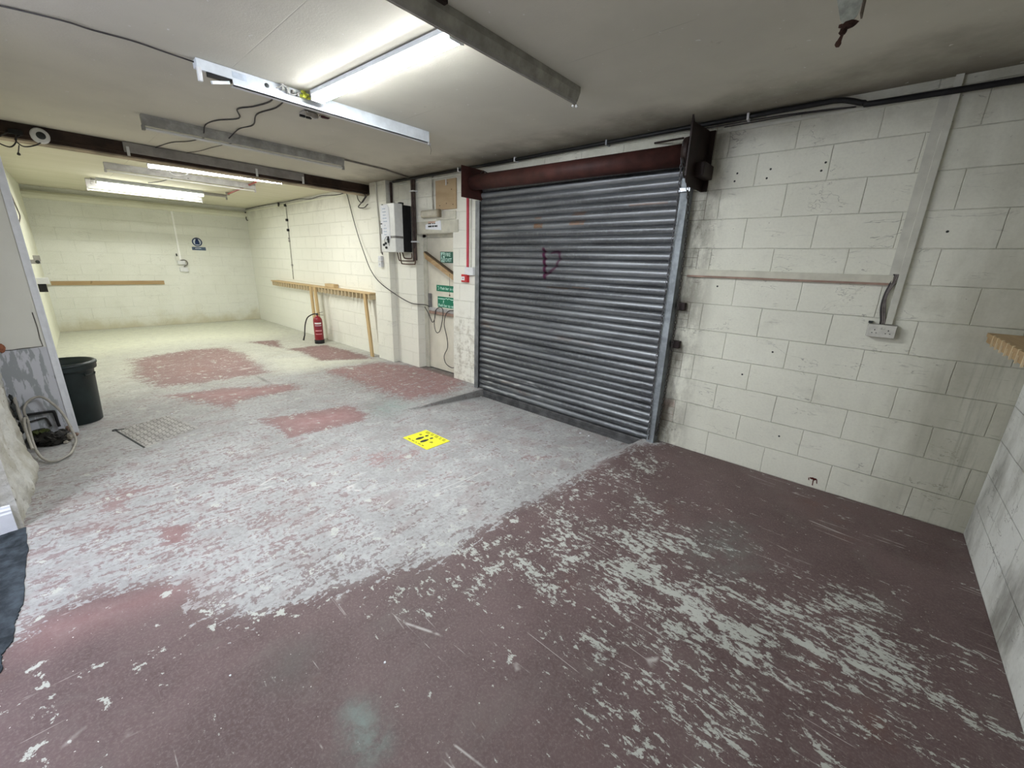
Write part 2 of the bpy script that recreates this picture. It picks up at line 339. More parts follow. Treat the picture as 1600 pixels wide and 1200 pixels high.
def wood(name, c1, c2, axis=(1, 12, 12), sc=2.0):
    m = M(name, c1, 0.6, 0, 0.25)
    g = m.noise(sc, 6, 0.6, stretch=axis, dist=0.8)
    col = m.mix(m.step(g, 0.35, 0.65), c1, c2)
    k = m.step(m.noise(7, 2, 0.5), 0.70, 0.76, 0, 0.6)
    m.color(m.mix(k, col, tuple(x*0.45 for x in c1))); return m.m
PINE_X = wood('pine_along_x', (0.46, 0.33, 0.17), (0.55, 0.41, 0.24), (1, 14, 14))
PINE_Y = wood('pine_along_y', (0.42, 0.29, 0.15), (0.36, 0.24, 0.12), (14, 1, 14))
PINE_Z = wood('pine_upright', (0.48, 0.34, 0.17), (0.56, 0.42, 0.23), (14, 14, 1))
PEGW = wood('pale_peg_wood', (0.62, 0.52, 0.34), (0.56, 0.45, 0.28), (14, 14, 1))
PLANKW = wood('rough_plank', (0.34, 0.22, 0.11), (0.50, 0.36, 0.20), (1.2, 10, 3), 4)
PLYW = wood('plywood_board', (0.40, 0.29, 0.17), (0.44, 0.33, 0.20), (2, 6, 6), 1.5)
LIT_N = emit('lit_tube_near', (0.93, 0.97, 1.0), TUBE_NEAR)
LIT_M = emit('lit_tube_middle', (0.99, 1.0, 0.97), TUBE_MID)
LIT_F = emit('lit_tube_far', (0.99, 1.0, 0.95), TUBE_FAR)
LIT_S = emit('lit_tube_side', (0.97, 0.99, 1.0), 3.2)
LIT_H = emit('hall_fill_glow', (0.85, 0.92, 1.0), HALL_FILL)

# ------------------------------------------------------------------ geometry helpers
class MB:
    """collects shapes in world coordinates, build() links them as one mesh object"""
    def __init__(s): s.v = []; s.f = []; s.mi = []; s.sm = []; s.cur = 0
    def add(s, vs, fs, smooth=False):
        k = len(s.v); s.v += [tuple(v) for v in vs]
        for f in fs: s.f.append(tuple(i+k for i in f)); s.mi.append(s.cur); s.sm.append(smooth)
        return s
    def mat(s, i): s.cur = i; return s
    def box(s, x0, x1, y0, y1, z0, z1, bev=0.0):
        if x1 < x0: x0, x1 = x1, x0
        if y1 < y0: y0, y1 = y1, y0
        if z1 < z0: z0, z1 = z1, z0
        if bev <= 0:
            v = [(x, y, z) for x in (x0, x1) for y in (y0, y1) for z in (z0, z1)]
            return s.add(v, [(0, 1, 3, 2), (4, 6, 7, 5), (0, 4, 5, 1), (2, 3, 7, 6), (0, 2, 6, 4), (1, 5, 7, 3)])
        bm = bmesh.new(); bmesh.ops.create_cube(bm, size=1)
        for v in bm.verts: v.co = Vector(((x0+x1)/2+v.co.x*(x1-x0), (y0+y1)/2+v.co.y*(y1-y0), (z0+z1)/2+v.co.z*(z1-z0)))
        bmesh.ops.bevel(bm, geom=bm.edges[:], offset=min(bev, 0.45*min(x1-x0, y1-y0, z1-z0)), segments=2, affect='EDGES', profile=0.5)
        bm.verts.index_update(); s.add([v.co for v in bm.verts], [[v.index for v in f.verts] for f in bm.faces]); bm.free(); return s
    def obox(s, a, b, wv, hv):
        """box from a to b with full width vector wv and height vector hv"""
        a, b, wv, hv = map(Vector, (a, b, wv, hv)); v = []
        for p in (a, b):
            for i, j in ((-1, -1), (1, -1), (1, 1), (-1, 1)): v.append(p + wv*i/2 + hv*j/2)
        return s.add(v, [(3, 2, 1, 0), (4, 5, 6, 7), (0, 1, 5, 4), (1, 2, 6, 5), (2, 3, 7, 6), (3, 0, 4, 7)])
    def tube(s, pts, r, seg=8, cap=True, closed=False):
        pts = [Vector(p) for p in pts]; n = len(pts); rs = r if isinstance(r, (list, tuple)) else [r]*n
        t0 = (pts[1]-pts[0]).normalized(); ref = Vector((0, 0, 1)) if abs(t0.z) < 0.9 else Vector((1, 0, 0))
        u = t0.cross(ref).normalized(); vs = []
        for i, p in enumerate(pts):
            if closed: t = (pts[(i+1) % n]-pts[i-1]).normalized()
            else: t = (pts[min(i+1, n-1)]-pts[max(i-1, 0)]).normalized()
            u = (u - t*u.dot(t)).normalized(); w_ = t.cross(u)
            for k in range(seg):
                a = 2*math.pi*k/seg; vs.append(p + (u*math.cos(a)+w_*math.sin(a))*rs[i])
        fs = []; m_ = n if closed else n-1
        for i in range(m_):
            j = (i+1) % n
            for k in range(seg):
                k2 = (k+1) % seg; fs.append((i*seg+k, i*seg+k2, j*seg+k2, j*seg+k))
        s.add(vs, fs, True)
        if cap and not closed: s.add(vs[:seg], [tuple(reversed(range(seg)))]); s.add(vs[-seg:], [tuple(range(seg))])
        return s
    def lathe(s, c, prof, seg=28, axis=(0, 0, 1)):
        ax = Vector(axis).normalized(); ref = Vector((1, 0, 0)) if abs(ax.x) < 0.9 else Vector((0, 1, 0))
        u = ax.cross(ref).normalized(); w_ = ax.cross(u); c = Vector(c); vs = []
        for r, h in prof:
            for k in range(seg):
                a = 2*math.pi*k/seg; vs.append(c + ax*h + (u*math.cos(a)+w_*math.sin(a))*r)
        fs = []
        for i in range(len(prof)-1):
            for k in range(seg):
                k2 = (k+1) % seg; fs.append((i*seg+k, i*seg+k2, (i+1)*seg+k2, (i+1)*seg+k))
        return s.add(vs, fs, True)
    def prism(s, poly, d):
        """poly: 3d outline, extruded by vector d"""
        n = len(poly); d = Vector(d); p = [Vector(q) for q in poly]; v = p+[q+d for q in p]
        return s.add(v, [tuple(reversed(range(n))), tuple(range(n, 2*n))]+[(i, (i+1) % n, n+(i+1) % n, n+i) for i in range(n)])
    def lump(s, c, r, seed=0, rough=0.35, sub=2):
        bm = bmesh.new(); bmesh.ops.create_icosphere(bm, subdivisions=sub, radius=1.0)
        for v in bm.verts:
            k = 1 + rough*mnoise.noise(v.co*1.7+Vector((seed*3.1, seed, 0))) + rough*0.5*mnoise.noise(v.co*4+Vector((0, seed*2.3, 1)))
            v.co = Vector((c[0]+v.co.x*k*r[0], c[1]+v.co.y*k*r[1], c[2]+v.co.z*k*r[2]))
        bm.verts.index_update(); s.add([v.co for v in bm.verts], [[v.index for v in f.verts] for f in bm.faces], False); bm.free(); return s
    def build(s, name, mats, parent=None, fix=True):
        mats = mats if isinstance(mats, (list, tuple)) else [mats]
        me = bpy.data.meshes.new(name); xs = [v[0] for v in s.v]; ys = [v[1] for v in s.v]; zs = [v[2] for v in s.v]
        org = Vector(((min(xs)+max(xs))/2, (min(ys)+max(ys))/2, min(zs)))
        me.from_pydata([(v[0]-org.x, v[1]-org.y, v[2]-org.z) for v in s.v], [], s.f)
        for mt in mats: me.materials.append(mt)
        for p, i, q in zip(me.polygons, s.mi, s.sm): p.material_index = i; p.use_smooth = q
        me.update()
        if fix:
            bm = bmesh.new(); bm.from_mesh(me); bmesh.ops.recalc_face_normals(bm, faces=bm.faces); bm.to_mesh(me); bm.free()
        o = bpy.data.objects.new(name, me); COL.objects.link(o)
        pw = Vector((0, 0, 0)); q = parent
        while q: pw = pw + q.location; q = q.parent
        o.location = org - pw; o.parent = parent
        return o

def tag(o, label, cat, group=None, kind=None):
    o['label'] = label; o['category'] = cat
    if group: o['group'] = group
    if kind: o['kind'] = kind
    return o
def thing(name, label, cat, loc, group=None):
    o = bpy.data.objects.new(name, None); o.empty_display_size = 0.05; COL.objects.link(o); o.location = loc
    return tag(o, label, cat, group)
def struct(o): o['kind'] = 'structure'; return o
def copy_tree(o, parent=None):
    c = o.copy(); COL.objects.link(c); c.parent = parent
    for ch in list(o.children): copy_tree(ch, c)
    return c
def lab(o, t): o['label'] = t; return o

def text_mesh(txt, loc, size, xdir, ydir, mat, name, parent, depth=0.0004, sx=1.0, align='LEFT', bold=0.0):
    cu = bpy.data.curves.new(name, 'FONT'); cu.body = txt; cu.size = size; cu.extrude = depth; cu.align_x = align; cu.offset = bold
    t = bpy.data.objects.new('tmp', cu); COL.objects.link(t)
    me = bpy.data.meshes.new_from_object(t.evaluated_get(bpy.context.evaluated_depsgraph_get()))
    bpy.data.objects.remove(t)
    X = Vector(xdir).normalized(); Y = Vector(ydir).normalized(); Z = X.cross(Y); L = Vector(loc)
    mb = MB(); mb.add([L+X*v.co.x*sx+Y*v.co.y+Z*v.co.z for v in me.vertices], [tuple(p.vertices) for p in me.polygons])
    bpy.data.meshes.remove(me)
    return mb.build(name, mat, parent, fix=False)

def smooth_path(pts, n=8):
    """Catmull-Rom through the points"""
    P = [Vector(p) for p in pts]; P = [2*P[0]-P[1]]+P+[2*P[-1]-P[-2]]; out = []
    for i in range(1, len(P)-2):
        for k in range(n):
            t = k/n; a, b, c, d = P[i-1], P[i], P[i+1], P[i+2]
            out.append(0.5*((2*b)+(c-a)*t+(2*a-5*b+4*c-d)*t*t+(3*b-a-3*c+d)*t*t*t))
    out.append(P[-2]); return out

# ------------------------------------------------------------------ floor
RED = dict(
 R1=[(1.79,4.16),(1.91,4.05),(1.91,3.86),(1.79,3.64),(1.68,3.53),(1.37,3.49),(1.22,3.37),(1.17,3.16),(1.06,2.94),(1.03,2.77),(0.89,2.52),(0.92,2.24),(0.91,1.89),(0.84,1.46),(0.85,0.89),(0.81,0.3),(0.63,0.05),(0.6,-0.3),(-1.6,-0.3),(-1.6,5.5),(1.4,5.5)],
 W1=[(0.82,2.54),(0.66,1.47),(0.5,0.77),(0.02,0.95),(-0.83,1.4),(-1.18,1.32),(-1.35,1.71),(-1.06,2.19),(-0.43,2.77),(0.13,2.55)],
 W2=[(-0.52,1.58),(-0.94,1.17),(-1.18,1.37),(-1.34,1.75),(-1.22,2.02),(-0.97,1.91),(-0.51,1.95)],
 W3=[(0.97,2.68),(0.89,1.92),(0.87,1.15),(0.78,0.16),(0.35,0.3),(0.32,1.36),(-0.12,1.77),(0.06,2.29),(0.42,2.63),(0.68,2.89)],
 P2=[(3.86,2.53),(3.64,1.62),(3.2,1.65),(3.08,1.81),(3.14,2.51)],
 P3=[(5.48,3.13),(5.33,2.46),(4.94,1.72),(4.58,1.76),(4.55,2.47),(4.35,2.63),(4.65,2.8)],
 P4=[(8.0,3.16),(8.34,2.22),(8.16,1.61),(7.27,1.52),(6.49,1.58),(5.59,1.7),(5.59,2.58),(5.71,3.12),(6.64,3.3)],
 P5=[(8.47,1.38),(8.29,0.7),(7.31,0.94),(7.3,0.23),(5.99,0.14),(5.5,0.19),(5.9,1.01),(6.82,0.97)],
 P6=[(5.52,1.34),(5.46,0.22),(4.5,-0.28),(3.53,-0.3),(3.08,0.28),(3.18,1.22),(4.04,1.28),(4.89,1.33)],
 P7=[(3.29,3.95),(3.25,3.6),(2.94,3.15),(3.02,2.66),(2.81,2.53),(2.87,3.28),(2.6,3.63),(2.6,3.91)],
 P8=[(2.7,2.57),(2.5,1.83),(1.94,1.45),(1.62,1.59),(1.96,2.45)],
 P8b=[(1.6,1.2),(1.14,0.74),(1.04,1.09),(1.32,1.44)],
 P9=[(2.35,3.58),(2.26,3.41),(2.03,3.48),(2.09,3.58)],
 P9b=[(2.6,3.87),(2.56,3.7),(2.45,3.69),(2.46,3.82)],
 P10=[(1.92,2.47),(1.78,1.74),(1.31,0.91),(1.0,0.96),(1.45,2.01),(1.57,2.48)],
 B1=[(1.85,4.11),(1.78,3.87),(1.7,3.55),(1.6,3.54),(1.64,3.82),(1.68,4.05)],
 G1=[(3.52,1.49),(3.45,1.14),(3.19,1.14),(3.0,1.48),(3.17,1.61)],
 G2=[(0.48,3.29),(0.45,3.25),(0.32,3.26),(0.26,3.3),(0.32,3.34),(0.39,3.33)],
 G3=[(-0.19,1.24),(-0.3,1.05),(-0.4,1.36),(-0.3,1.49)],
 K=[(0.91,3.37),(0.86,3.29),(0.75,3.38),(0.81,3.43)],
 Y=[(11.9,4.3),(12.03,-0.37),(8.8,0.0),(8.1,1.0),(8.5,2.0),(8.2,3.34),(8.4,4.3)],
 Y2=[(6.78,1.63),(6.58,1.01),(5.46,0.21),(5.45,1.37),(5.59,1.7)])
def sdf(X, Y, poly):
    """signed distance, positive inside"""
    d = np.full(X.shape, 1e9); ins = np.zeros(X.shape, bool); n = len(poly)
    for i in range(n):
        ax, ay = poly[i]; bx, by = poly[(i+1) % n]
        ex, ey = bx-ax, by-ay; px, py = X-ax, Y-ay
        t = np.clip((px*ex+py*ey)/(ex*ex+ey*ey+1e-12), 0, 1)
        d = np.minimum(d, np.hypot(px-ex*t, py-ey*t))
        c = ((ay > Y) != (by > Y)) & (X < (bx-ax)*(Y-ay)/((by-ay) if by != ay else 1e-12)+ax); ins ^= c
    return np.where(ins, d, -d)
def soft(X, Y, key, v, w_=0.08): return v*np.clip(sdf(X, Y, RED[key])/w_*0.5+0.5, 0, 1)

xs = sorted(set([round(-1.6+0.035*i, 4) for i in range(int((6.0+1.6)/0.035))]+[3.04, 3.052]+[round(6.0+0.06*i, 4) for i in range(96)]))
ys = [round(-0.5+0.035*i, 4) for i in range(int(6.0/0.035))]
xs = [a for a in xs if not (3.015 < a < 3.075 and a not in (3.04, 3.052))]
GX, GY = np.meshgrid(np.array(xs), np.array(ys), indexing='ij')
def floor_z(X, Y):
    d = 0.10*np.clip(1-Y/1.24, 0, 1.0)
    right = np.clip((X-0.80)/0.10, 0, 1)
    z = -d*right*(X < 3.046)
    return z + 0.004*np.sin(X*3.1+Y*2.3)*np.cos(Y*1.7-X)*(0.3)
GZ = floor_z(GX, GY)
nx, ny = GX.shape
vs = np.stack([GX.ravel(), GY.ravel(), GZ.ravel()], 1)
idx = np.arange(nx*ny).reshape(nx, ny)
fs = np.stack([idx[:-1, :-1].ravel(), idx[1:, :-1].ravel(), idx[1:, 1:].ravel(), idx[:-1, 1:].ravel()], 1)
me = bpy.data.meshes.new('floor'); me.from_pydata(vs.tolist(), [], fs.tolist()); me.materials.append(MAT_FLOOR)
A = {k: np.zeros(GX.shape) for k in ('paint', 'wear', 'fresh', 'green', 'back_reflection', 'dark')}
mx = lambda k, v: A.__setitem__(k, np.maximum(A[k], v))
A['paint'][:] = 0.37
A['paint'] += 0.08*np.clip((GY-2.2)/0.8, 0, 1)*np.clip((3.9-GX)/0.7, 0, 1)
for k, v, w_ in (('R1', 1.0, 0.22), ('P2', 0.98, 0.16), ('P3', 0.85, 0.22), ('P4', 0.76, 0.3), ('P5', 0.80, 0.16), ('P6', 0.68, 0.3), ('P7', 0.62, 0.3),
                 ('P8', 0.55, 0.4), ('P8b', 0.62, 0.25), ('P9', 0.90, 0.08), ('P9b', 0.75, 0.08), ('P10', 0.52, 0.35)): mx('paint', soft(GX, GY, k, v, w_))
A['wear'][:] = 0.25
for k, v, w_ in (('W1', 0.95, 0.8), ('W2', 1.25, 0.5), ('W3', 1.0, 0.7)): mx('wear', soft(GX, GY, k, v, w_))
A['fresh'] = np.clip((GX-1.15)/0.5, 0, 1)*0.30*(1-np.clip(sdf(GX, GY, RED['R1'])/0.16+0.3, 0, 1))
mx('fresh', soft(GX, GY, 'B1', 0.55, 0.14))
for k, v in (('P2', 0.95), ('P3', 0.9), ('P4', 0.75), ('P5', 0.75), ('P6', 0.7), ('P8', 0.7), ('P8b', 0.6), ('P9', 0.8), ('P9b', 0.7), ('P10', 0.6), ('P7', 0.55)): mx('fresh', soft(GX, GY, k, v, 0.3))
A['fresh'] *= 1-0.35*np.clip((GX-5.3)/0.6, 0, 1)
for k, v in (('G1', 0.55), ('G2', 0.8), ('G3', 0.30)): mx('green', soft(GX, GY, k, v, {'G1': 0.14, 'G2': 0.06, 'G3': 0.2}[k]))
mx('back_reflection', soft(GX, GY, 'Y', 0.92, 0.9)); mx('back_reflection', soft(GX, GY, 'Y2', 0.6, 0.25)); mx('back_reflection', np.clip((GX-5.2)/4, 0, 0.45))  # where reflected light is painted on the far floor
A['paint'] -= A['back_reflection']*0.12
mx('dark', soft(GX, GY, 'K', 0.8, 0.10))
mx('dark', 0.9*np.clip(1-np.abs(GX-3.046)/0.016, 0, 1)*(GY < 1.24))                       # broken edge of the step
mx('dark', 0.75*np.exp(-((GY-0.03)/0.05)**2)*((GX > 0.8) & (GX < 3.1)))                    # darker strip along the threshold
mx('dark', 0.85*np.clip(1-np.hypot((GX-(5.38))/0.33, (GY-1.99)/0.035), 0, 1))             # blackened crack
mx('dark', 0.7*np.clip((0.02-GY)/0.03, 0, 1)*((GX > 3.7) & (GX < 4.6)))
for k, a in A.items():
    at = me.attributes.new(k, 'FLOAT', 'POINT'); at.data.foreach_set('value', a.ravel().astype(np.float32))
me.update(); fl = bpy.data.objects.new('floor', me); COL.objects.link(fl); struct(fl)

# ------------------------------------------------------------------ walls, ceiling
T = 0.25
b = MB()
b.box(-1.7, 0.80, -T, 0, -0.3, H+0.2); b.box(3.10, 3.73, -T, 0, -0.3, H+0.2)
b.box(0.80, 3.10, -T, 0, 2.42, H+0.2); b.box(3.73, 4.57, -T, 0, 2.0, H+0.2); b.box(4.57, XB+0.2, -T, 0, -0.3, H+0.2)
b.box(5.13, 5.58, -0.05, 0.10, -0.05, H+0.1)
struct(b.build('wall_front', MAT_WALL_FRONT))
struct(MB().box(XR-0.2, XR, -0.2, 4.4, -0.3, H+0.2).build('wall_right', MAT_WALL_END))
struct(MB().box(XB, XB+0.2, -0.2, 4.3, -0.3, H+0.2).build('wall_back', MAT_WALL_BACK))
struct(MB().prism([(4.68, 4.03, -0.3), (XB+0.1, 3.675, -0.3), (XB+0.1, 4.3, -0.3), (4.68, 4.3, -0.3)], (0, 0, H+0.45)).build('wall_left', MAT_LEFT_FAR))
struct(MB().box(-1.8, XB+0.3, -0.3, 5.7, H, H+0.2).build('ceiling', MAT_CEIL))
# nib wall at the mouth of the far bay with its bright corner bead
b = MB(); b.box(4.62, 4.69, 3.79, 4.30, -0.1, H+0.05); b.mat(1); b.box(4.61, 4.70, 3.778, 3.792, 0.0, H)
b.box(4.613, 4.62, 3.792, 3.825, 0.0, H)
struct(b.build('wall_nib', [GREYPNL, MAT_TRIMWHITE]))
# crumbling wall between nib and doorway
gv = []; gf = []; NX, NZ = 96, 130
for i in range(NX+1):
    for k in range(NZ+1):
        X = 2.90+i*(4.64-2.90)/NX; Z = -0.03+k*2.80/NZ
        bul = 0.062*math.exp(-((Z-0.02)/0.15)**2)*math.exp(-((X-3.65)/0.38)**2) + 0.02*math.exp(-(Z/0.35)**2)
        n = mnoise.fractal(Vector((X*3, 0, Z*3)), 0.7, 2.1, 6)*0.026*(1.0 if Z < 0.9 else 0.35)+abs(mnoise.noise(Vector((X*14, 3, Z*14))))*0.014*max(0, min(1, (0.85-Z)*4))
        gv.append((X, 4.125-bul-n, Z))
for i in range(NX):
    for k in range(NZ): a = i*(NZ+1)+k; gf.append((a, a+1, a+NZ+2, a+NZ+1))
b = MB(); b.add(gv, gf, True)
b.box(2.93, 4.63, 4.16, 4.30, -0.1, H+0.05)
b.box(2.885, 2.905, 4.10, 4.30, -0.1, H+0.05)
struct(b.build('wall_left_front', MAT_RUBBLE, fix=False))
struct(MB().box(-1.6, 0.9, 4.14, 4.30, -0.1, H+0.05).build('wall_left_near', MAT_PLAIN))
# hall beyond the doorway where the carpet starts
b = MB(); b.box(2.88, 3.05, 4.16, 5.6, -0.1, H+0.05); b.box(0.75, 0.9, 4.30, 5.6, -0.1, H+0.05); b.box(0.75, 3.05, 5.5, 5.7, -0.1, H+0.05)
struct(b.build('wall_hall', MAT_LILAC))
b = MB(); prof = [(0, 0), (0.018, 0), (0.018, 0.12), (0.014, 0.13), (0.014, 0.142), (0.008, 0.152), (0.005, 0.165), (0, 0.168)]
b.prism([(2.885-p, 4.125, z_) for p, z_ in prof], (0, 1.3, 0))
struct(b.build('baseboard_hall', MAT_TRIMWHITE))
# cornice boxing across the head of the back wall
b = MB(); b.prism([(XB, -0.0, 2.66), (XB-0.05, 0, 2.66), (XB-0.085, 0, 2.62), (XB-0.09, 0, 2.57), (XB-0.07, 0, 2.53), (XB, 0, 2.52)], (0, 3.70, 0))
struct(b.build('trim_1', MAT_LEFT_FAR))
b = MB(); b.box(3.62, 4.575, -0.004, 0.012, 2.005, 2.155, 0.003)
for k in range(8): b.box(3.64, 3.94, 0.012, 0.0145, 2.02+k*0.017, 2.026+k*0.017)
struct(b.build('trim_2', CREAMWD))
b = MB(); b.box(3.66, 4.06, 0.0, 0.016, 2.165, 2.268, 0.004); struct(b.build('trim_3', CREAMWD))

# ------------------------------------------------------------------ fire exit door
b = MB(); b.box(4.485, 4.57, -0.20, -0.13, 0, 2.0, 0.004); b.box(3.60, 4.57, -0.20, -0.13, 1.955, 2.0, 0.004); b.box(3.60, 3.66, -0.2, -0.13, 0, 2.0)
df = struct(b.build('door_1', CREAMWD))
leaf = MB().box(3.662, 4.483, -0.19, -0.150, 0.012, 1.953, 0.003).build('door_leaf', DOORM, df)
b = MB(); b.box(3.70, 4.44, -0.150, -0.112, 0.905, 0.955, 0.006); b.mat(1); b.box(3.70, 4.43, -0.13, -0.105, 0.865, 0.905, 0.004)
lab(b.build('push_bar', [plain('panic_bar_grey', (0.42, 0.41, 0.40), 0.5), PINKWD], df), 'grey and pink push bar across the door')
lab(MB().box(4.405, 4.465, -0.150, -0.125, 0.94, 1.16, 0.004).build('latch_box', plain('latch_box_grey', (0.17, 0.165, 0.16), 0.5), df), 'dark grey latch box')
b = MB(); b.box(3.50, 4.57, -0.32, -0.2, -0.05, 2.05); struct(b.build('door_2', DARKBOX))       # what closes the recess behind the door

XW, ZW = (-1, 0, 0), (0, 0, 1)       # writing directions on surfaces facing +y
def plate(name, x0, x1, y, z0, z1, mat, label, cat, group=None, th=0.003):
    return tag(MB().box(x0, x1, y, y+th, z0, z1).build(name, mat), label, cat, group)
# FIRE EXIT
s = thing('fire_exit_sign', 'dark green FIRE EXIT sign with a running figure, high on the exit door', 'sign', (4.04, -0.148, 1.62))
MB().box(3.90, 4.185, -0.1495, -0.146, 1.61, 1.762).build('sign_plate', DGREENS, s)
b = MB(); b.box(4.085, 4.172, -0.146, -0.1452, 1.618, 1.754); b.build('pictogram_panel', PALEG, s)
b = MB()
def stroke(b, pts, r=0.005, y=-0.1448):
    for p, q in zip(pts[:-1], pts[1:]):
        a = Vector((p[0], y, p[1])); c = Vector((q[0], y, q[1])); d = (c-a).normalized(); b.obox(a-d*r*0.5, c+d*r*0.5, d.cross(Vector((0, 1, 0)))*2*r, (0, 0.001, 0))
b.lathe((4.118, -0.1452, 1.735), [(0.0, 0.001), (0.009, 0.001), (0.009, 0)], 12, (0, 1, 0))
stroke(b, [(4.125, 1.722), (4.135, 1.69)], 0.010); stroke(b, [(4.125, 1.72), (4.10, 1.708), (4.092, 1.72)], 0.004)
stroke(b, [(4.13, 1.718), (4.152, 1.71), (4.155, 1.692)], 0.004); stroke(b, [(4.133, 1.69), (4.112, 1.67), (4.118, 1.64)], 0.005)
stroke(b, [(4.137, 1.69), (4.143, 1.66), (4.165, 1.648)], 0.005)
b.build('running_figure', DGREENS, s)
text_mesh('FIRE', (4.072, -0.1455, 1.70), 0.068, XW, ZW, PALEG, 'lettering', s, sx=0.92, bold=0.001)
text_mesh('EXIT', (4.072, -0.1455, 1.628), 0.068, XW, ZW, PALEG, 'lettering', s, sx=1.0, bold=0.001)
# push bar signs
s = thing('push_bar_sign', 'green strip sign reading Push bar to open, upper of the two on the exit door', 'sign', (4.0, -0.148, 1.21))
MB().box(3.72, 4.285, -0.1495, -0.146, 1.205, 1.295).build('sign_plate', GREENS, s)
text_mesh('Push bar to open', (4.195, -0.1455, 1.233), 0.056, XW, ZW, PALEG, 'lettering', s, sx=0.98, bold=0.0006)
b = MB(); pts = [(4.245+0.022*math.cos(a), 1.25+0.022*math.sin(a)) for a in [math.radians(t) for t in range(60, 300, 30)]]; stroke(b, pts, 0.003, -0.1455)
b.build('bar_symbol', PALEG, s)
s = thing('push_bar_sign', 'green sign with door symbol above the words Push bar to open, lower of two', 'sign', (4.0, -0.148, 0.98))
MB().box(3.70, 4.262, -0.1495, -0.146, 0.975, 1.13).build('sign_plate', GREENS, s)
text_mesh('Push bar to open', (4.245, -0.1455, 0.987), 0.056, XW, ZW, PALEG, 'lettering', s, sx=1.05, bold=0.0006)
b = MB(); b.box(4.10, 4.25, -0.146, -0.1452, 1.092, 1.104); b.box(3.72, 3.96, -0.146, -0.1452, 1.092, 1.104)
stroke(b, [(4.10, 1.10), (4.05, 1.112), (4.03, 1.095), (4.01, 1.112), (3.96, 1.10)], 0.004, -0.1455)
b.lathe((4.125, -0.146, 1.068), [(0.0, 0.001), (0.010, 0.001), (0.010, 0)], 12, (0, 1, 0)); stroke(b, [(4.125, 1.06), (4.13, 1.04)], 0.006, -0.1455)
b.lathe((3.90, -0.146, 1.072), [(0.0, 0.001), (0.010, 0.001), (0.010, 0)], 12, (0, 1, 0)); stroke(b, [(3.90, 1.062), (3.89, 1.04)], 0.007, -0.1455)
b.build('door_symbol', PALEG, s)
# plank wedged across the recess
t = thing('timber_brace', 'rough brown plank slanting across the fire exit recess', 'plank', (4.0, -0.07, 1.4))
b = MB(); b.obox((4.40, -0.045, 1.705), (3.66, -0.045, 1.375), (0, 0.045, 0), Vector((0.4, 0, 1)).normalized()*0.095); b.build('plank', PLANKW, t)
b = MB(); b.obox((4.40, -0.045, 1.757), (3.66, -0.045, 1.427), (0, 0.047, 0), Vector((0.4, 0, 1)).normalized()*0.012); lab(b.build('plank_edge', plain('grimy_plank_edge', (0.10, 0.07, 0.045), 0.8), t), 'dark grimy top edge')
c = thing('pull_cord', 'thin pull cord with a small dark knob hanging in front of the exit door', 'cord', (3.85, -0.02, 1.17))
MB().tube([(3.825, -0.015, 1.47), (3.83, -0.015, 1.19)], 0.0022, 6).build('cord', CABLEGR, c)
MB().lathe((3.83, -0.015, 1.165), [(0.001, 0.028), (0.007, 0.022), (0.010, 0.008), (0.008, 0), (0.001, -0.002)], 12).build('knob', plain('cord_knob_brown', (0.14, 0.07, 0.05), 0.5), c)
b = MB(); b.box(3.74, 3.79, -0.146, -0.10, 1.575, 1.60, 0.004); b.tube([(3.78, -0.11, 1.60), (3.75, -0.10, 1.63), (3.735, -0.10, 1.68)], 0.008, 8)
tag(b.build('door_hook', BLACK), 'small black hook on the edge of the exit door, right of the FIRE EXIT sign', 'hook')

# looped cable on the push bar and the long black cable that runs to it
tag(MB().tube(smooth_path([(6.45, 0.03, 2.70), (6.42, 0.02, 2.62), (6.30, 0.03, 2.35), (6.12, 0.05, 2.02), (5.90, 0.08, 1.72), (5.62, 0.14, 1.46), (5.30, 0.17, 1.27),
    (4.95, 0.10, 1.10), (4.70, 0.05, 1.01), (4.55, 0.02, 0.995), (4.46, -0.06, 0.99), (4.40, -0.10, 0.965)], 6), 0.007, 6).build('cable', DGREY),
    'long black cable sagging from the steel beam down to the exit door bar', 'cable')
tag(MB().tube(smooth_path([(4.47, -0.06, 0.96), (4.41, -0.09, 0.85), (4.33, -0.09, 0.74), (4.27, -0.09, 0.80), (4.25, -0.095, 0.92), (4.17, -0.10, 0.975), (4.10, -0.10, 0.965),
    (4.08, -0.095, 0.90), (4.10, -0.09, 0.76), (4.16, -0.09, 0.62), (4.24, -0.09, 0.60), (4.29, -0.095, 0.72), (4.26, -0.1, 0.93)], 6), 0.006, 6).build('cable', DGREY),
    'dark cable hanging in short loops over the left half of the push bar', 'cable')
tag(MB().tube(smooth_path([(3.74, -0.10, 0.955), (3.90, -0.095, 0.955), (4.00, -0.09, 0.90), (4.05, -0.09, 0.74), (3.99, -0.09, 0.55), (3.98, -0.09, 0.40), (4.06, -0.09, 0.26), (4.02, -0.09, 0.15),
    (3.88, -0.09, 0.11), (3.76, -0.09, 0.16)], 6), 0.006, 6).build('cable', DGREY),
    'dark cable hanging low below the push bar and curling back near the floor', 'cable')

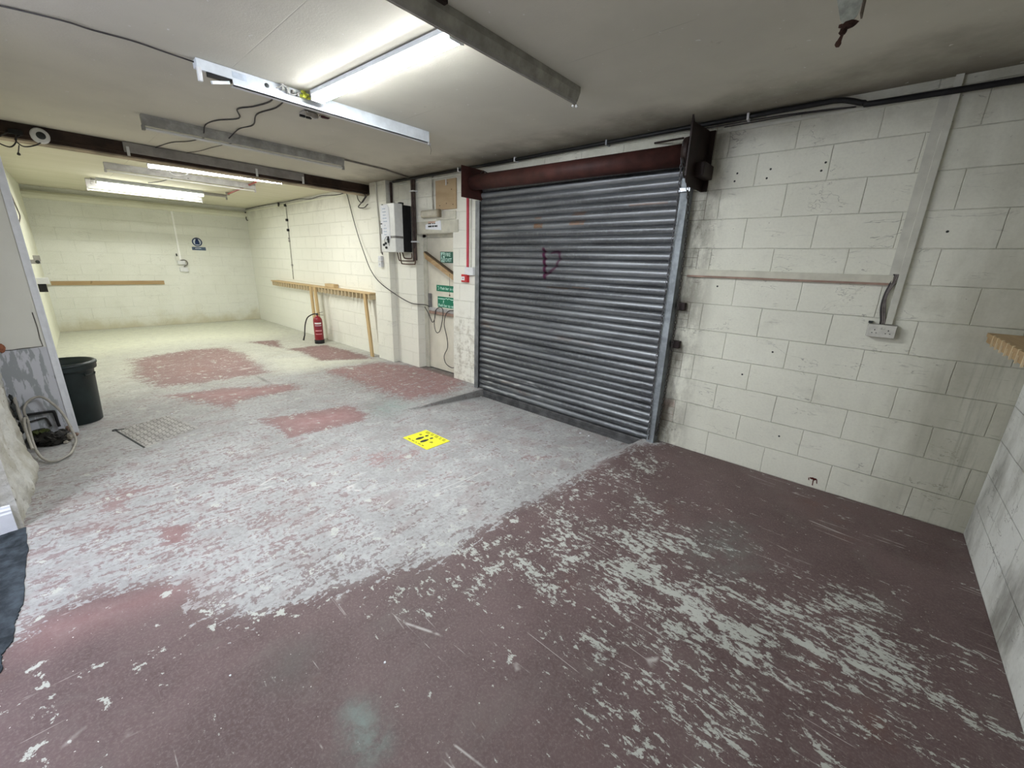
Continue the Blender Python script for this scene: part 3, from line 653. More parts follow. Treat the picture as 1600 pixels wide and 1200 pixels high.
# ------------------------------------------------------------------ above the exit door
t = thing('bulkhead_light', 'dusty rounded bulkhead light above the fire exit', 'light', (4.12, 0.0, 2.19))
MB().box(3.93, 4.34, 0.0, 0.025, 2.19, 2.30, 0.008).build('base', CREAMPL, t)
b = MB()
for i in range(1): b.box(3.97, 4.33, 0.025, 0.085, 2.195, 2.295, 0.028)
b.build('diffuser', plain('dusty_diffuser', (0.46, 0.43, 0.34), 0.5, 0, 0.4, 0.2, 12), t)
MB().box(3.93, 3.975, 0.02, 0.075, 2.195, 2.295, 0.01).build('end_cap', plain('brown_end_cap', (0.24, 0.20, 0.13), 0.5), t)
t = thing('paper_notice', 'small white printed notice with dark lettering above the fire exit lintel', 'notice', (4.13, 0.0145, 2.06))
b = MB(); b.prism([(4.30, 0.0125, 2.055), (3.955, 0.0125, 2.035), (3.965, 0.0125, 2.16), (4.30, 0.0125, 2.115)], (0, 0.003, 0)); b.build('paper', PAPER, t)
b = MB()
for x0, x1 in ((4.24, 4.16), (4.15, 4.11), (4.10, 4.04), (4.035, 4.03)): b.box(x0, x1, 0.0155, 0.0162, 2.078, 2.100)
for x0, x1 in ((4.24, 4.17), (4.15, 4.12), (4.11, 4.08)): b.box(x0, x1, 0.0155, 0.0162, 2.118, 2.128)
b.build('printed_lines', INK, t)
lab(MB().box(4.08, 4.24, 0.0155, 0.0160, 2.128, 2.155).build('stain', plain('pinkish_stain', (0.55, 0.38, 0.30), 0.7), t), 'pinkish stain along its top')
t = thing('hatch_board', 'square brown plywood board fixed to the wall left of the roller shutter', 'board', (3.85, 0.0, 2.29))
MB().box(3.645, 4.055, 0.0, 0.022, 2.288, 2.648, 0.003).build('board', PLYW, t)
for p in ((3.80, 2.60), (3.83, 2.36), (3.97, 2.34), (3.70, 2.34), (3.73, 2.52)): MB().lathe((p[0], 0.022, p[1]), [(0.0, 0.002), (0.006, 0.002), (0.006, 0)], 8, (0, 1, 0)).build('screw', DARKBOX, t)
tag(MB().box(3.825, 3.84, 0.0225, 0.028, 2.575, 2.65).build('cable_clip', WHITEPL), 'short white strip hanging over the top of the plywood board', 'clip')
b = MB(); b.tube([(4.13, 0.012, 2.74), (4.13, 0.012, 2.45), (4.12, 0.012, 2.30)], 0.011, 8)
tag(b.build('conduit', plain('painted_conduit_grey', (0.40, 0.385, 0.32), 0.6)), 'thin painted conduit dropping from ceiling to the bulkhead light', 'conduit')

# ------------------------------------------------------------------ wall heater and what surrounds it
t = thing('wall_heater', 'white box shaped wall heater with a paper taped on its front', 'heater', (4.8, 0.15, 1.74))
b = MB(); b.box(4.615, 4.985, 0.17, 0.305, 1.735, 2.385, 0.006); b.build('casing', plain('heater_white', (0.72, 0.73, 0.70), 0.4, var=0.06), t)
lab(MB().box(4.63, 4.97, 0.02, 0.17, 1.745, 2.375).build('back_frame', BLACK, t), 'black back frame')
lab(MB().box(4.6135, 4.87, 0.168, 0.3065, 1.925, 1.955).build('band', plain('heater_band_grey', (0.20, 0.195, 0.18), 0.5), t), 'dark grey band around the casing')
b = MB(); b.prism([(4.965, 0.3065, 1.90), (4.735, 0.3065, 1.92), (4.745, 0.3065, 2.33), (4.79, 0.3065, 2.37), (4.955, 0.3065, 2.365)], (0, 0.002, 0))
pp = b.build('paper', PAPER, t)
b = MB()
for k, (a, c_) in enumerate(((4.91, 4.83), (4.91, 4.82), (4.90, 4.83), (4.91, 4.81), (4.90, 4.80), (4.87, 4.85), (4.90, 4.82), (4.90, 4.82), (4.89, 4.82))):
    b.box(a, c_, 0.3087, 0.3092, 2.315-k*0.042-(0.01 if k > 4 else 0), 2.325-k*0.042-(0.01 if k > 4 else 0))
b.build('faded_print', BLUEINK, pp)
for i, p in enumerate(((4.905, 1.835), (4.855, 1.855), (4.845, 1.795), (4.79, 1.905))):
    MB().lathe((p[0], 0.305, p[1]), [(0.0, 0.022), (0.013, 0.022), (0.016, 0.018), (0.017, 0.0)], 14, (0, 1, 0)).build('control_knob', INK, t)
MB().box(4.77, 4.795, 0.305, 0.325, 1.86, 1.95, 0.004).build('lever', INK, t)
for q in ((4.93, 4.97, 2.115, 2.13), (4.943, 4.958, 1.985, 2.065), (4.89, 4.92, 2.372, 2.380)): MB().box(q[0], q[1], 0.305, 0.312, q[2], q[3]).build('slot', INK, t)
b = MB(); b.tube(smooth_path([(4.86, 0.316, 1.84), (4.87, 0.32, 1.90), (4.82, 0.32, 1.945), (4.79, 0.318, 1.93), (4.77, 0.318, 1.86), (4.76, 0.315, 1.82)], 5), 0.003, 6)
b.build('wire', DGREY, t)
for i, (pts, mat_) in enumerate((
    ([(4.86, 0.12, 1.74), (4.86, 0.10, 1.64), (4.84, 0.08, 1.62), (4.58, 0.06, 1.62), (4.545, 0.05, 1.64), (4.545, 0.05, 1.80)], COPPER),
    ([(4.80, 0.12, 1.74), (4.80, 0.10, 1.60), (4.78, 0.08, 1.575), (4.56, 0.06, 1.575), (4.52, 0.05, 1.60), (4.52, 0.05, 1.80)], COPPER),
    ([(4.73, 0.12, 1.74), (4.73, 0.10, 1.67), (4.71, 0.08, 1.655), (4.62, 0.06, 1.655), (4.60, 0.05, 1.67), (4.60, 0.05, 1.73)], COPPER))):
    tag(MB().tube(smooth_path(pts, 5), 0.009, 8).build('water_pipe', mat_),
        ('thin copper pipe looping under the wall heater, farthest left of three', 'thin copper pipe under the wall heater, lowest of the three loops', 'small copper pipe loop tight under the wall heater')[i], 'pipe', 'pipes under the wall heater')
b = MB(); b.tube([(4.545, 0.045, 2.72), (4.545, 0.045, 1.63)], 0.020, 10); b.tube([(4.505, 0.04, 2.72), (4.505, 0.04, 1.63)], 0.015, 10)
dp = tag(b.build('drain_pipe', PIPEBR), 'dark brown twin pipes running up the wall right of the heater', 'pipe')
for z_ in (2.55, 1.88):
    b = MB(); b.box(4.475, 4.575, 0.0, 0.075, z_, z_+0.018, 0.003); b.build('pipe_clip', WHITEPL, dp)
tag(MB().tube([(5.105, 0.025, 2.73), (5.105, 0.025, 2.45), (4.98, 0.03, 2.40), (4.93, 0.05, 2.385)], 0.018, 8).build('pipe', PIPEBR), 'short dark pipe in the corner above the wall heater', 'pipe')
tag(MB().box(4.68, 4.74, 0.10, 0.16, 2.385, 2.415, 0.004).build('gland', INK), 'small dark fitting on top of the wall heater', 'fitting')
cw = tag(MB().tube(smooth_path([(5.365, 0.115, 2.74), (5.36, 0.115, 2.4), (5.33, 0.115, 2.1), (5.33, 0.115, 1.72)], 5), 0.011, 8).build('conduit', plain('white_conduit', (0.70, 0.69, 0.62), 0.5, var=0.05)),
    'white conduit running down the pier left of the heater', 'conduit')
tag(MB().tube([(5.30, 0.108, 2.2), (5.30, 0.108, 1.70)], 0.008, 6).build('cable', CABLEGR), 'grey cable beside the white conduit on the pier', 'cable')
for z_, lb in ((1.60, 'white switch box on the pier below the heater, upper of two'), (1.51, 'white switch box on the pier, lower of two')):
    s = thing('switch_box', lb, 'switch', (5.34, 0.10, z_), 'switch boxes on the pier')
    MB().box(5.29, 5.375, 0.10, 0.145, z_, z_+0.083, 0.006).build('back_box', WHITEPL, s); MB().box(5.32, 5.345, 0.145, 0.152, z_+0.03, z_+0.055, 0.002).build('rocker', WHITEPL, s)

# ------------------------------------------------------------------ alarm
b = MB(); b.box(3.415, 3.447, 0.0, 0.02, 1.565, 2.45, 0.003); tag(b.build('alarm_conduit', PINKRED), 'faded red conduit dropping to the fire alarm call point', 'conduit')
tag(MB().box(3.365, 3.395, 0.0, 0.014, 1.565, 2.45, 0.002).build('cable_trunking', CREAMPL), 'cream trunking strip alongside the red alarm conduit', 'trunking')
tag(MB().box(3.295, 3.455, 0.0, 0.045, 1.468, 1.567, 0.005).build('junction_box', WHITEPL), 'white junction box above the red call point', 'box')
t = thing('call_point', 'red fire alarm call point below the white junction box', 'alarm', (3.46, 0.0, 1.375))
MB().box(3.405, 3.515, 0.0, 0.05, 1.375, 1.475, 0.006).build('housing', REDPL, t)
MB().box(3.445, 3.508, 0.05, 0.053, 1.398, 1.448, 0.001).build('glass', LABELW, t)
b = MB(); b.box(3.465, 3.488, 0.053, 0.0535, 1.418, 1.426); b.build('dot_mark', INK, t)

# ------------------------------------------------------------------ roller shutter
SH = thing('roller_shutter', 'large closed grey steel roller shutter with purple spray mark', 'shutter', (1.93, 0.06, -0.1))
PITCH = 0.0748; ZB, ZT = -0.015, 2.43; NS = int(round((ZT-ZB)/PITCH)); PITCH = (ZT-ZB)/NS
prof = []
for i in range(NS):
    z0 = ZB+i*PITCH
    prof += [(0.034, z0), (0.034, z0+0.004), (0.056, z0+0.0055)]
    for k in range(1, 8):
        a = k/8.0; prof.append((0.057+0.019*math.sin(math.pi*a**1.15)**0.75, z0+0.006+(PITCH-0.009)*a))
    prof += [(0.056, z0+PITCH-0.002), (0.034, z0+PITCH-0.001)]
prof.append((0.050, ZT))
for k in range(1, 7):   # onto the barrel
    a = k/6*math.radians(80); prof.append((0.050+0.02*k/6+0.06*(1-math.cos(a)), ZT+0.075*math.sin(a)))
XN = 220; X0, X1 = 0.755, 3.125
PX = np.linspace(X0, X1, XN+1); PZ = np.array([p[1] for p in prof]); PY = np.array([p[0] for p in prof])
CX, CZ = np.meshgrid(PX, PZ, indexing='ij'); CY = np.tile(PY, (XN+1, 1))
rng = np.random.default_rng(3)
# dents near the right guide and a slight belly
for z_ in (0.06, 0.14, 0.22, 0.30, 0.37, 0.53):
    CY -= 0.012*np.exp(-((CX-0.86)/0.05)**2-((CZ-z_)/0.018)**2)
CY += 0.006*np.sin(CZ*1.3)*np.sin((CX-X0)/(X1-X0)*math.pi)
vs = np.stack([CX.ravel(), CY.ravel(), CZ.ravel()], 1); nz = len(prof)
idx = np.arange((XN+1)*nz).reshape(XN+1, nz)
fs = np.stack([idx[:-1, :-1].ravel(), idx[:-1, 1:].ravel(), idx[1:, 1:].ravel(), idx[1:, :-1].ravel()], 1)
mb = MB(); mb.add(vs.tolist(), fs.tolist(), True)
cur = mb.build('curtain', MAT_CURTAIN, SH, fix=False)
def segd(X, Z, pts):
    d = np.full(X.shape, 9.0)
    for (ax, az), (bx, bz) in zip(pts[:-1], pts[1:]):
        ex, ez = bx-ax, bz-az; t_ = np.clip(((X-ax)*ex+(Z-az)*ez)/(ex*ex+ez*ez), 0, 1); d = np.minimum(d, np.hypot(X-ax-ex*t_, Z-az-ez*t_))
    return d
SPRAY = [(2.145, 1.78), (2.135, 1.66), (2.12, 1.50), (2.06, 1.545), (1.985, 1.60), (1.935, 1.68), (1.93, 1.74), (1.965, 1.765), (2.04, 1.755)]
d = segd(CX, CZ, [(2.150, 1.785), (2.130, 1.66), (2.115, 1.495)]); d2 = segd(CX, CZ, SPRAY[2:])
spray = np.maximum(np.clip((0.028-d)/0.014, 0, 1), np.clip((0.020-d2)/0.014, 0, 1)*0.85)
tape = np.zeros(CX.shape)
for (x0, x1, z0, z1, v) in ((2.30, 2.18, 2.005, 2.055, .95), (2.29, 2.20, 2.09, 2.12, .6), (1.84, 1.66, 2.02, 2.06, .8), (1.82, 1.66, 2.11, 2.14, .6), (2.9, 2.8, 1.99, 2.01, .4),
                            (1.2, 0.85, 2.16, 2.18, .5), (2.1, 1.8, 1.385, 1.40, .5), (1.75, 1.55, 1.40, 1.42, .5)):
    tape = np.maximum(tape, v*((CX > x1) & (CX < x0) & (CZ > z0) & (CZ < z1)))
scr = np.zeros(CX.shape)
for _ in range(26):
    sx_, sz_ = rng.uniform(2.0, 3.1), rng.uniform(0.0, 0.32); scr = np.maximum(scr, 0.6*np.clip(1-np.hypot((CX-sx_)/rng.uniform(.03, .10), (CZ-sz_)/0.010), 0, 1))
for z_ in (0.06, 0.14, 0.22, 0.30, 0.37): scr = np.maximum(scr, 0.9*np.clip(1-np.hypot((CX-0.88)/0.06, (CZ-z_-0.015)/0.010), 0, 1))
for k, a in (('spray', spray), ('tape', tape), ('scrape', scr)):
    at = cur.data.attributes.new(k, 'FLOAT', 'POINT'); at.data.foreach_set('value', a.ravel().astype(np.float32))
b = MB(); b.box(0.80, 3.10, 0.035, 0.075, -0.095, -0.012, 0.005); b.box(0.80, 3.10, 0.075, 0.10, -0.097, -0.085); b.box(0.80, 3.10, 0.070, 0.082, -0.05, -0.043)
lab(b.build('bottom_rail', plain('dark_bottom_rail', (0.11, 0.11, 0.112), 0.55, 0.4, 0.4, 0.45, 8), SH), 'dark grimy bottom rail')
for side, (xa, xb_) in (('l', (3.125, 3.195)), ('r', (0.672, 0.740))):
    b = MB(); b.box(xa, xb_, 0.0, 0.035, -0.09 if side == 'l' else 0.0, 2.34, 0.003)
    b.box(xa, xb_, 0.092, 0.104, -0.09 if side == 'l' else 0.0, 2.34, 0.003)
    xo = xb_-0.01 if side == 'l' else xa; b.box(xo, xo+0.01, 0.03, 0.10, -0.09 if side == 'l' else 0.0, 2.34)
    b.build('guide_rail', plain('guide_steel', (0.30, 0.33, 0.35), 0.6, 0.35, 0.3, 0.3, 14) if side == 'r' else plain('dull_guide_steel', (0.22, 0.23, 0.235), 0.5, 0.4, 0.4, 0.3, 8), SH)
b = MB(); b.lathe((0.68, 0.185, 2.492), [(0.0, 0.0), (0.082, 0.0), (0.082, 2.47), (0.0, 2.47)], 32, (1, 0, 0.010)); br = b.build('barrel', REDOX, SH)
b = MB(); b.lathe((0.66, 0.185, 2.515), [(0.03, 0), (0.10, 0), (0.105, 0.01), (0.10, 0.05), (0.03, 0.05)], 32, (1, 0, 0)); b.build('chain_wheel', DARKBOX, SH)
b = MB(); b.box(3.150, 3.162, 0.0, 0.36, 2.345, 2.675, 0.002); b.box(3.162, 3.20, 0.0, 0.012, 2.33, 2.68)
b.build('end_plate', REDOX, SH)
b = MB(); b.prism([(0.600, 0.0, 2.24), (0.600, 0.31, 2.24), (0.600, 0.40, 2.30), (0.600, 0.40, 2.70), (0.600, 0.37, 2.66), (0.600, 0.0, 2.68)], (0.012, 0, 0)); b.box(0.56, 0.612, 0.0, 0.02, 2.24, 2.68, 0.002)
lab(b.build('end_plate', DARKBOX, SH), 'dark brown right end plate')
MB().box(0.53, 0.60, 0.02, 0.24, 2.32, 2.42, 0.006).build('gearbox', DARKBOX, SH)
b = MB(); b.box(0.655, 0.745, 0.105, 0.125, 2.235, 2.265, 0.002); b.build('guide_stop', GALV, SH)
MB().tube([(0.72, 0.24, 2.60), (1.05, 0.02, 2.66)], 0.008, 6).build('stay_rod', DARKBOX, SH)
b = MB(); b.lathe((2.98, 0.10, 2.595), [(0, 0), (0.02, 0), (0.02, 0.03), (0, 0.03)], 10, (1, 0, 0)); b.tube(smooth_path([(3.13, 0.1, 2.61), (3.05, 0.12, 2.64), (2.95, 0.13, 2.60)], 4), 0.006, 6); b.build('bearing_wire', DGREY, SH)
# hoist chain, two falls, links turned alternately
def chain(b, pts, pitch=0.030, r=0.0030):
    P = smooth_path(pts, 12); L = [0]
    for p, q in zip(P[:-1], P[1:]): L.append(L[-1]+(q-p).length)
    n = int(L[-1]/pitch)
    for i in range(n):
        s_ = (i+0.5)*pitch; k = max(j for j in range(len(L)) if L[j] <= s_); k = min(k, len(P)-2)
        t_ = (P[k+1]-P[k]).normalized(); c_ = P[k]+t_*(s_-L[k]); side = t_.cross(Vector((0, 1, 0)))
        if side.length < 0.1: side = Vector((1, 0, 0))
        side.normalize(); oth = t_.cross(side); w_ = side if i % 2 else oth
        ring = []
        for a in range(8):
            an = 2*math.pi*a/8; ring.append(c_+t_*math.cos(an)*pitch*0.66+w_*math.sin(an)*0.0085)
        b.tube(ring, r, 4, False, True)
b = MB(); chain(b, [(0.70, 0.28, 2.56), (0.705, 0.25, 2.40), (0.728, 0.16, 2.15), (0.742, 0.125, 1.8), (0.742, 0.122, 1.2), (0.738, 0.120, 0.6), (0.72, 0.120, 0.08), (0.71, 0.120, 0.03)])
b.build('hoist_chain', plain('worn_chain', (0.16, 0.16, 0.17), 0.45, 0.6), SH)
b = MB(); chain(b, [(0.69, 0.275, 2.45), (0.64, 0.20, 2.2), (0.635, 0.12, 1.9), (0.635, 0.08, 1.2), (0.64, 0.07, 0.5), (0.66, 0.08, 0.06)])
b.build('hoist_chain', plain('dark_chain', (0.07, 0.065, 0.06), 0.5, 0.4), SH)
for z_ in (1.28, 0.94): MB().box(0.585, 0.655, 0.0, 0.05, z_, z_+0.065, 0.004).build('fixing_bracket', DARKBOX, SH)

# ------------------------------------------------------------------ front wall, right of the shutter
t = thing('wall_batten', 'cream painted horizontal timber batten on the block wall, right of the shutter', 'batten', (0, 0, 1.57))
MB().box(-0.715, 0.615, 0.0, 0.022, 1.582, 1.632, 0.002).build('batten', CREAMWD, t); lab(MB().box(-0.70, 0.615, 0.0, 0.021, 1.568, 1.582).build('bare_edge', PINKWD, t), 'bare pinkish lower edge')
b = MB(); b.box(-0.775, -0.738, 0.0, 0.028, 1.315, 2.66, 0.002); b.box(-0.742, -0.690, 0.0, 0.006, 1.632, 2.655); b.box(-0.770, -0.735, 0.0, 0.03, 2.66, H)
tr = tag(b.build('cable_trunking', CREAMPL), 'tall vertical cream cable trunking dropping from ceiling to the double socket', 'trunking')
tag(MB().box(-0.70, 0.55, 0.0, 0.012, 2.652, 2.672, 0.002).build('cable_trunking', CREAMPL), 'thin horizontal cream trunking under the black pipe, right of shutter', 'trunking')
for i, (dx, mt) in enumerate(((0.0, CABLEGR), (0.010, DGREY), (-0.010, CABLEGR))):
    tag(MB().tube(smooth_path([(-0.725+dx, 0.012, 1.64), (-0.716+dx, 0.018, 1.58), (-0.700+dx*0.6, 0.022, 1.50), (-0.705+dx, 0.02, 1.42), (-0.722+dx, 0.018, 1.34), (-0.724+dx, 0.018, 1.31)], 5), 0.006, 6).build('cable', mt),
        ('grey cable in the middle of three exposed above the double socket', 'dark grey cable, leftmost of three exposed above the double socket', 'grey cable closest to the vertical trunking above the double socket')[i], 'cable', 'cables above the double socket')
t = thing('double_socket', 'double wall socket in grubby white plastic at the foot of the tall trunking', 'socket', (-0.73, 0.0, 1.22))
MB().box(-0.805, -0.655, 0.0, 0.040, 1.228, 1.312, 0.004).build('back_box', plain('box_shadow_grey', (0.30, 0.29, 0.26), 0.6), t)
MB().box(-0.803, -0.657, 0.040, 0.050, 1.226, 1.309, 0.004).build('face_plate', SOCKETPL, t)
for cx in (-0.695, -0.765):
    b = MB(); b.box(cx-0.0025, cx+0.0025, 0.050, 0.0508, 1.270, 1.279)
    for s_ in (-0.011, 0.011): b.box(cx+s_-0.0035, cx+s_+0.0035, 0.050, 0.0508, 1.252, 1.257)
    b.build('pin_holes', INK, t)
for cx in (-0.722, -0.738): MB().box(cx-0.005, cx+0.005, 0.050, 0.054, 1.281, 1.296, 0.001).build('rocker', SOCKETPL, t)
tag(MB().box(-0.675, -0.652, 0.0, 0.02, 1.314, 1.328).build('cable_gland', INK), 'dark scrap on the top left corner of the double socket', 'fitting')
# holes and screws left in the blocks
b = MB()
for x_, z_ in ((0.355, 2.355), (0.365, 2.300), (0.13, 2.36), (0.145, 2.30), (-0.20, 2.365), (-0.185, 2.315), (0.36, 1.50), (-0.13, 1.02), (-0.30, 0.35), (0.05, 0.80), (-0.90, 1.9)):
    b.lathe((x_, 0.0, z_), [(0.0, 0.0015), (0.0065, 0.0015), (0.0075, 0)], 8, (0, 1, 0))
struct(b.build('trim_4', INK))
b = MB()
for p in ([(-0.555, 0.075), (-0.558, 0.055)], [(-0.565, 0.082), (-0.605, 0.080), (-0.612, 0.045)], [(-0.585, 0.080), (-0.588, 0.02)], [(-0.600, 0.085), (-0.590, 0.065)]):
    for (x0, z0), (x1, z1) in zip(p[:-1], p[1:]): b.obox((x0, 0.001, z0), (x1, 0.001, z1), (0.007, 0, 0.003), (0, 0.001, 0))
b.lump((-0.583, 0.001, 0.076), (0.022, 0.0012, 0.008), 3, 0.6)
tag(b.build('paint_splash', plain('dark_red_splash', (0.10, 0.015, 0.010), 0.5)), 'small dark red paint drip low on the block wall', 'paint mark')

# black service pipe along the head of the wall
t = thing('service_pipe', 'black pipe running along the top of the shutter wall', 'pipe', (1.8, 0.05, 2.70))
pts = [(-1.40, 0.05, 2.655), (-0.45, 0.05, 2.668), (-0.34, 0.05, 2.680), (-0.27, 0.05, 2.705), (-0.20, 0.05, 2.722), (-0.05, 0.05, 2.725), (0.8, 0.05, 2.724), (2.0, 0.05, 2.722), (3.3, 0.05, 2.720), (5.0, 0.05, 2.722)]
MB().tube(smooth_path(pts, 5), 0.017, 10).build('pipe', BLACK, t)
for x_ in (0.33, 2.62, 3.55, 1.5):
    b = MB(); b.box(x_-0.008, x_+0.008, 0.0, 0.072, 2.698, 2.745, 0.002); b.build('saddle', WHITEPL if x_ != 1.5 else GALV, t)
tag(MB().tube(smooth_path([(0.5, 0.02, 2.69), (0.0, 0.03, 2.685), (-0.3, 0.03, 2.672), (0.1, 0.02, 2.70), (0.7, 0.02, 2.705)], 6), 0.004, 6).build('cable', DGREY), 'thin loose wire beneath the black pipe, right of the shutter', 'cable')
tag(MB().box(3.28, 5.0, 0.0, 0.018, 2.672, 2.692, 0.002).build('cable_trunking', CREAMPL), 'thin cream trunking above the plywood board and exit door', 'trunking')

# ------------------------------------------------------------------ steel beam and the things on it
t = thing('ceiling_beam', 'dark brown beam crossing the ceiling between the two bays', 'beam', (5.8, 2.0, 2.6))
b = MB(); b.box(5.75, 5.78, 0.0, 4.02, 2.615, H); b.box(5.73, 5.80, 0.0, 4.02, 2.645, 2.66); b.box(5.895, 5.92, 0.0, 4.02, 2.615, H); b.build('web', BEAM, t)
MB().box(5.76, 5.925, 0.0, 4.02, 2.600, 2.618, 0.003).build('soffit', BEAMSOFFIT, t)
lab(MB().box(5.705, 5.752, 1.02, 2.89, 2.645, 2.745, 0.004).build('casing', BEAMSIDE, t), 'pale painted casing over the middle of the beam')
for y_ in (1.62, 1.04, 2.86): lab(MB().box(5.698, 5.712, y_-0.012, y_+0.012, 2.61, 2.70, 0.002).build('clip', WHITEPL, t), 'white clip')
t = thing('alarm_sounder', 'round white sounder with a dark centre on the left end of the beam', 'alarm', (5.70, 3.50, 2.62))
MB().lathe((5.752, 3.49, 2.665), [(0.0, 0.05), (0.055, 0.05), (0.066, 0.035), (0.068, 0.0)], 28, (-1, 0, 0)).build('housing', WHITEPL, t)
MB().lathe((5.702, 3.485, 2.663), [(0.0, 0.006), (0.03, 0.006), (0.033, 0.0)], 22, (-1, 0, 0)).build('grille', INK, t)
tag(MB().box(5.70, 5.75, 3.60, 3.69, 2.64, 2.68, 0.004).build('junction_box', BLACK), 'black junction box on the beam beside the round sounder', 'box')
tag(MB().tube(smooth_path([(5.72, 3.60, 2.65), (5.72, 3.66, 2.60), (5.72, 3.62, 2.545), (5.72, 3.54, 2.57), (5.72, 3.49, 2.61)], 6), 0.006, 6).build('cable', DGREY), 'dark cable looping between the black box and round sounder', 'cable')
tag(MB().tube(smooth_path([(5.72, 3.64, 2.67), (5.71, 3.70, 2.64), (5.71, 3.78, 2.56), (5.71, 3.71, 2.52), (5.71, 3.66, 2.57), (5.72, 3.645, 2.65)], 6), 0.006, 6).build('cable', DGREY), 'dark cable loop at the far left end of the beam', 'cable')
t = thing('hanging_wire', 'short dangling wire with a dark connector below the left end of the beam', 'cable', (5.72, 3.655, 2.45))
MB().tube([(5.72, 3.645, 2.55), (5.722, 3.655, 2.51), (5.72, 3.662, 2.485)], 0.004, 6).build('wire', DGREY, t)
MB().lathe((5.72, 3.662, 2.458), [(0.001, 0.03), (0.010, 0.022), (0.013, 0.006), (0.001, 0)], 10).build('connector', DGREY, t)
tag(MB().tube(smooth_path([(5.73, 0.30, 2.62), (5.72, 0.10, 2.60), (5.90, 0.05, 2.52), (6.02, 0.06, 2.44), (5.85, 0.06, 2.42), (5.62, 0.12, 2.45)], 6), 0.008, 8).build('cable', DGREY), 'thick black cable looping where beam meets the wall', 'cable')
tag(MB().tube(smooth_path([(6.10, 0.03, 2.66), (6.05, 0.04, 2.56), (5.92, 0.05, 2.50), (5.80, 0.05, 2.56), (5.70, 0.05, 2.62)], 6), 0.007, 6).build('cable', DGREY), 'thinner dark cable loop under the wall end of the beam', 'cable')

# ------------------------------------------------------------------ ceiling battens (fluorescent fittings)
def batten(name, label, x, y0, y1, mat, tube, zb=2.668, rail=None):
    t = thing(name, label, 'light fitting', (x, (y0+y1)/2, H-0.001), 'unlit fluorescent battens')
    b = MB(); b.prism([(x-0.030, y0, H-0.001), (x-0.030, y0, H-0.030), (x-0.016, y0, zb), (x+0.016, y0, zb), (x+0.030, y0, H-0.030), (x+0.030, y0, H-0.001)], (0, y1-y0, 0))
    b.build('body', mat, t)
    for yy in (y0+0.006, y1-0.006):
        MB().box(x-0.016, x+0.016, yy-0.012, yy+0.012, zb-0.042, zb, 0.004).build('lamp_holder', rail or mat, t)
    if tube:
        b = MB(); b.tube([(x-0.0, y0+0.02, zb-0.022), (x, y1-0.02, zb-0.022)], 0.0125, 12); b.build('fluorescent_tube', tube, t)
    return t
TUBEOFF = plain('unlit_tube_glass', (0.62, 0.61, 0.56), 0.25, 0, 0.5, 0.05, 5)
batten('batten_light', 'grimy grey fluorescent batten with an unlit tube, nearest the steel beam', 4.38, 1.12, 2.92, GREYMET, TUBEOFF)
batten('batten_light', 'dusty fluorescent batten with unlit tube in the far bay, second from the beam', 7.42, 1.10, 2.90, GREYMET2, TUBEOFF)
# bare twin row at the far end
batten('batten_light', 'deep grey fluorescent batten beside the far lit tube, closest to the back wall', 9.50, 1.38, 2.95, GREYMET2, TUBEOFF, 2.605)
batten('batten_light', 'dull batten end showing right of the far lit tube', 9.34, 1.0, 2.90, GREYMET2, None, 2.70)
# A: stripped white batten with hanging parts
t = thing('batten_light', 'white stripped fluorescent batten with broken hanging parts and yellow tape', 'light fitting', (2.73, 2.0, H-0.001), 'unlit fluorescent battens')
b = MB(); b.box(2.695, 2.765, 1.16, 2.885, 2.705, H-0.001, 0.003); b.build('body', WHITEMET, t)
b = MB(); b.box(2.690, 2.697, 1.16, 2.70, 2.655, 2.748); b.box(2.690, 2.735, 1.16, 2.70, 2.655, 2.661); b.build('cover_plate', WHITEMET, t)
lab(MB().box(2.6895, 2.6965, 2.70, 2.885, 2.690, 2.748).build('cover_plate', WHITEMET, t), 'open end of the cover plate')
MB().lathe((2.69, 2.50, 2.715), [(0.0, 0.003), (0.013, 0.003), (0.014, 0.0)], 14, (-1, 0, 0)).build('cable_hole', INK, t)
MB().box(2.70, 2.73, 2.70, 2.83, 2.672, 2.700).build('dark_void', BLACK, t)
MB().box(2.688, 2.712, 2.862, 2.886, 2.628, 2.705, 0.004).build('lamp_holder', WHITEPL, t)
b = MB(); b.obox((2.70, 2.72, 2.668), (2.65, 2.83, 2.625), (0.008, 0.006, 0), (0, 0.004, 0.016)); b.build('loose_bracket', WHITEMET, t)
lab(MB().box(2.688, 2.6895, 2.62, 2.70, 2.70, 2.735).build('rating_label', plain('pale_blue_label', (0.50, 0.56, 0.64), 0.5), t), 'pale blue rating label')
b = MB()
for i in range(7): b.lump((2.675+random.uniform(-.014, .014), 2.265+random.uniform(-.035, .035), 2.722+random.uniform(-.016, .016)), (0.012, 0.018, 0.010), i, 0.6, 1)
b.build('tape', YELTAPE, t)
b = MB()
for i in range(4): b.box(2.66, 2.69, 2.30+i*0.033, 2.315+i*0.033, 2.70+0.01*(i % 2), 2.722+0.008*i, 0.002)
b.tube(smooth_path([(2.67, 2.45, 2.71), (2.66, 2.40, 2.735), (2.67, 2.35, 2.70), (2.665, 2.29, 2.73)], 5), 0.004, 6); b.build('wiring', GREYMET2, t)
MB().tube(smooth_path([(2.675, 2.22, 2.725), (2.66, 2.17, 2.72), (2.62, 2.12, 2.725)], 5), 0.006, 6).build('wire', BLACK, t)
MB().box(2.68, 2.70, 1.148, 1.175, 2.635, 2.66, 0.003).build('lamp_holder', GREYMET2, t)
MB().tube([(2.69, 1.155, 2.64), (2.69, 1.14, 2.60), (2.69, 1.15, 2.565)], 0.0015, 5).build('wire', DGREY, t)
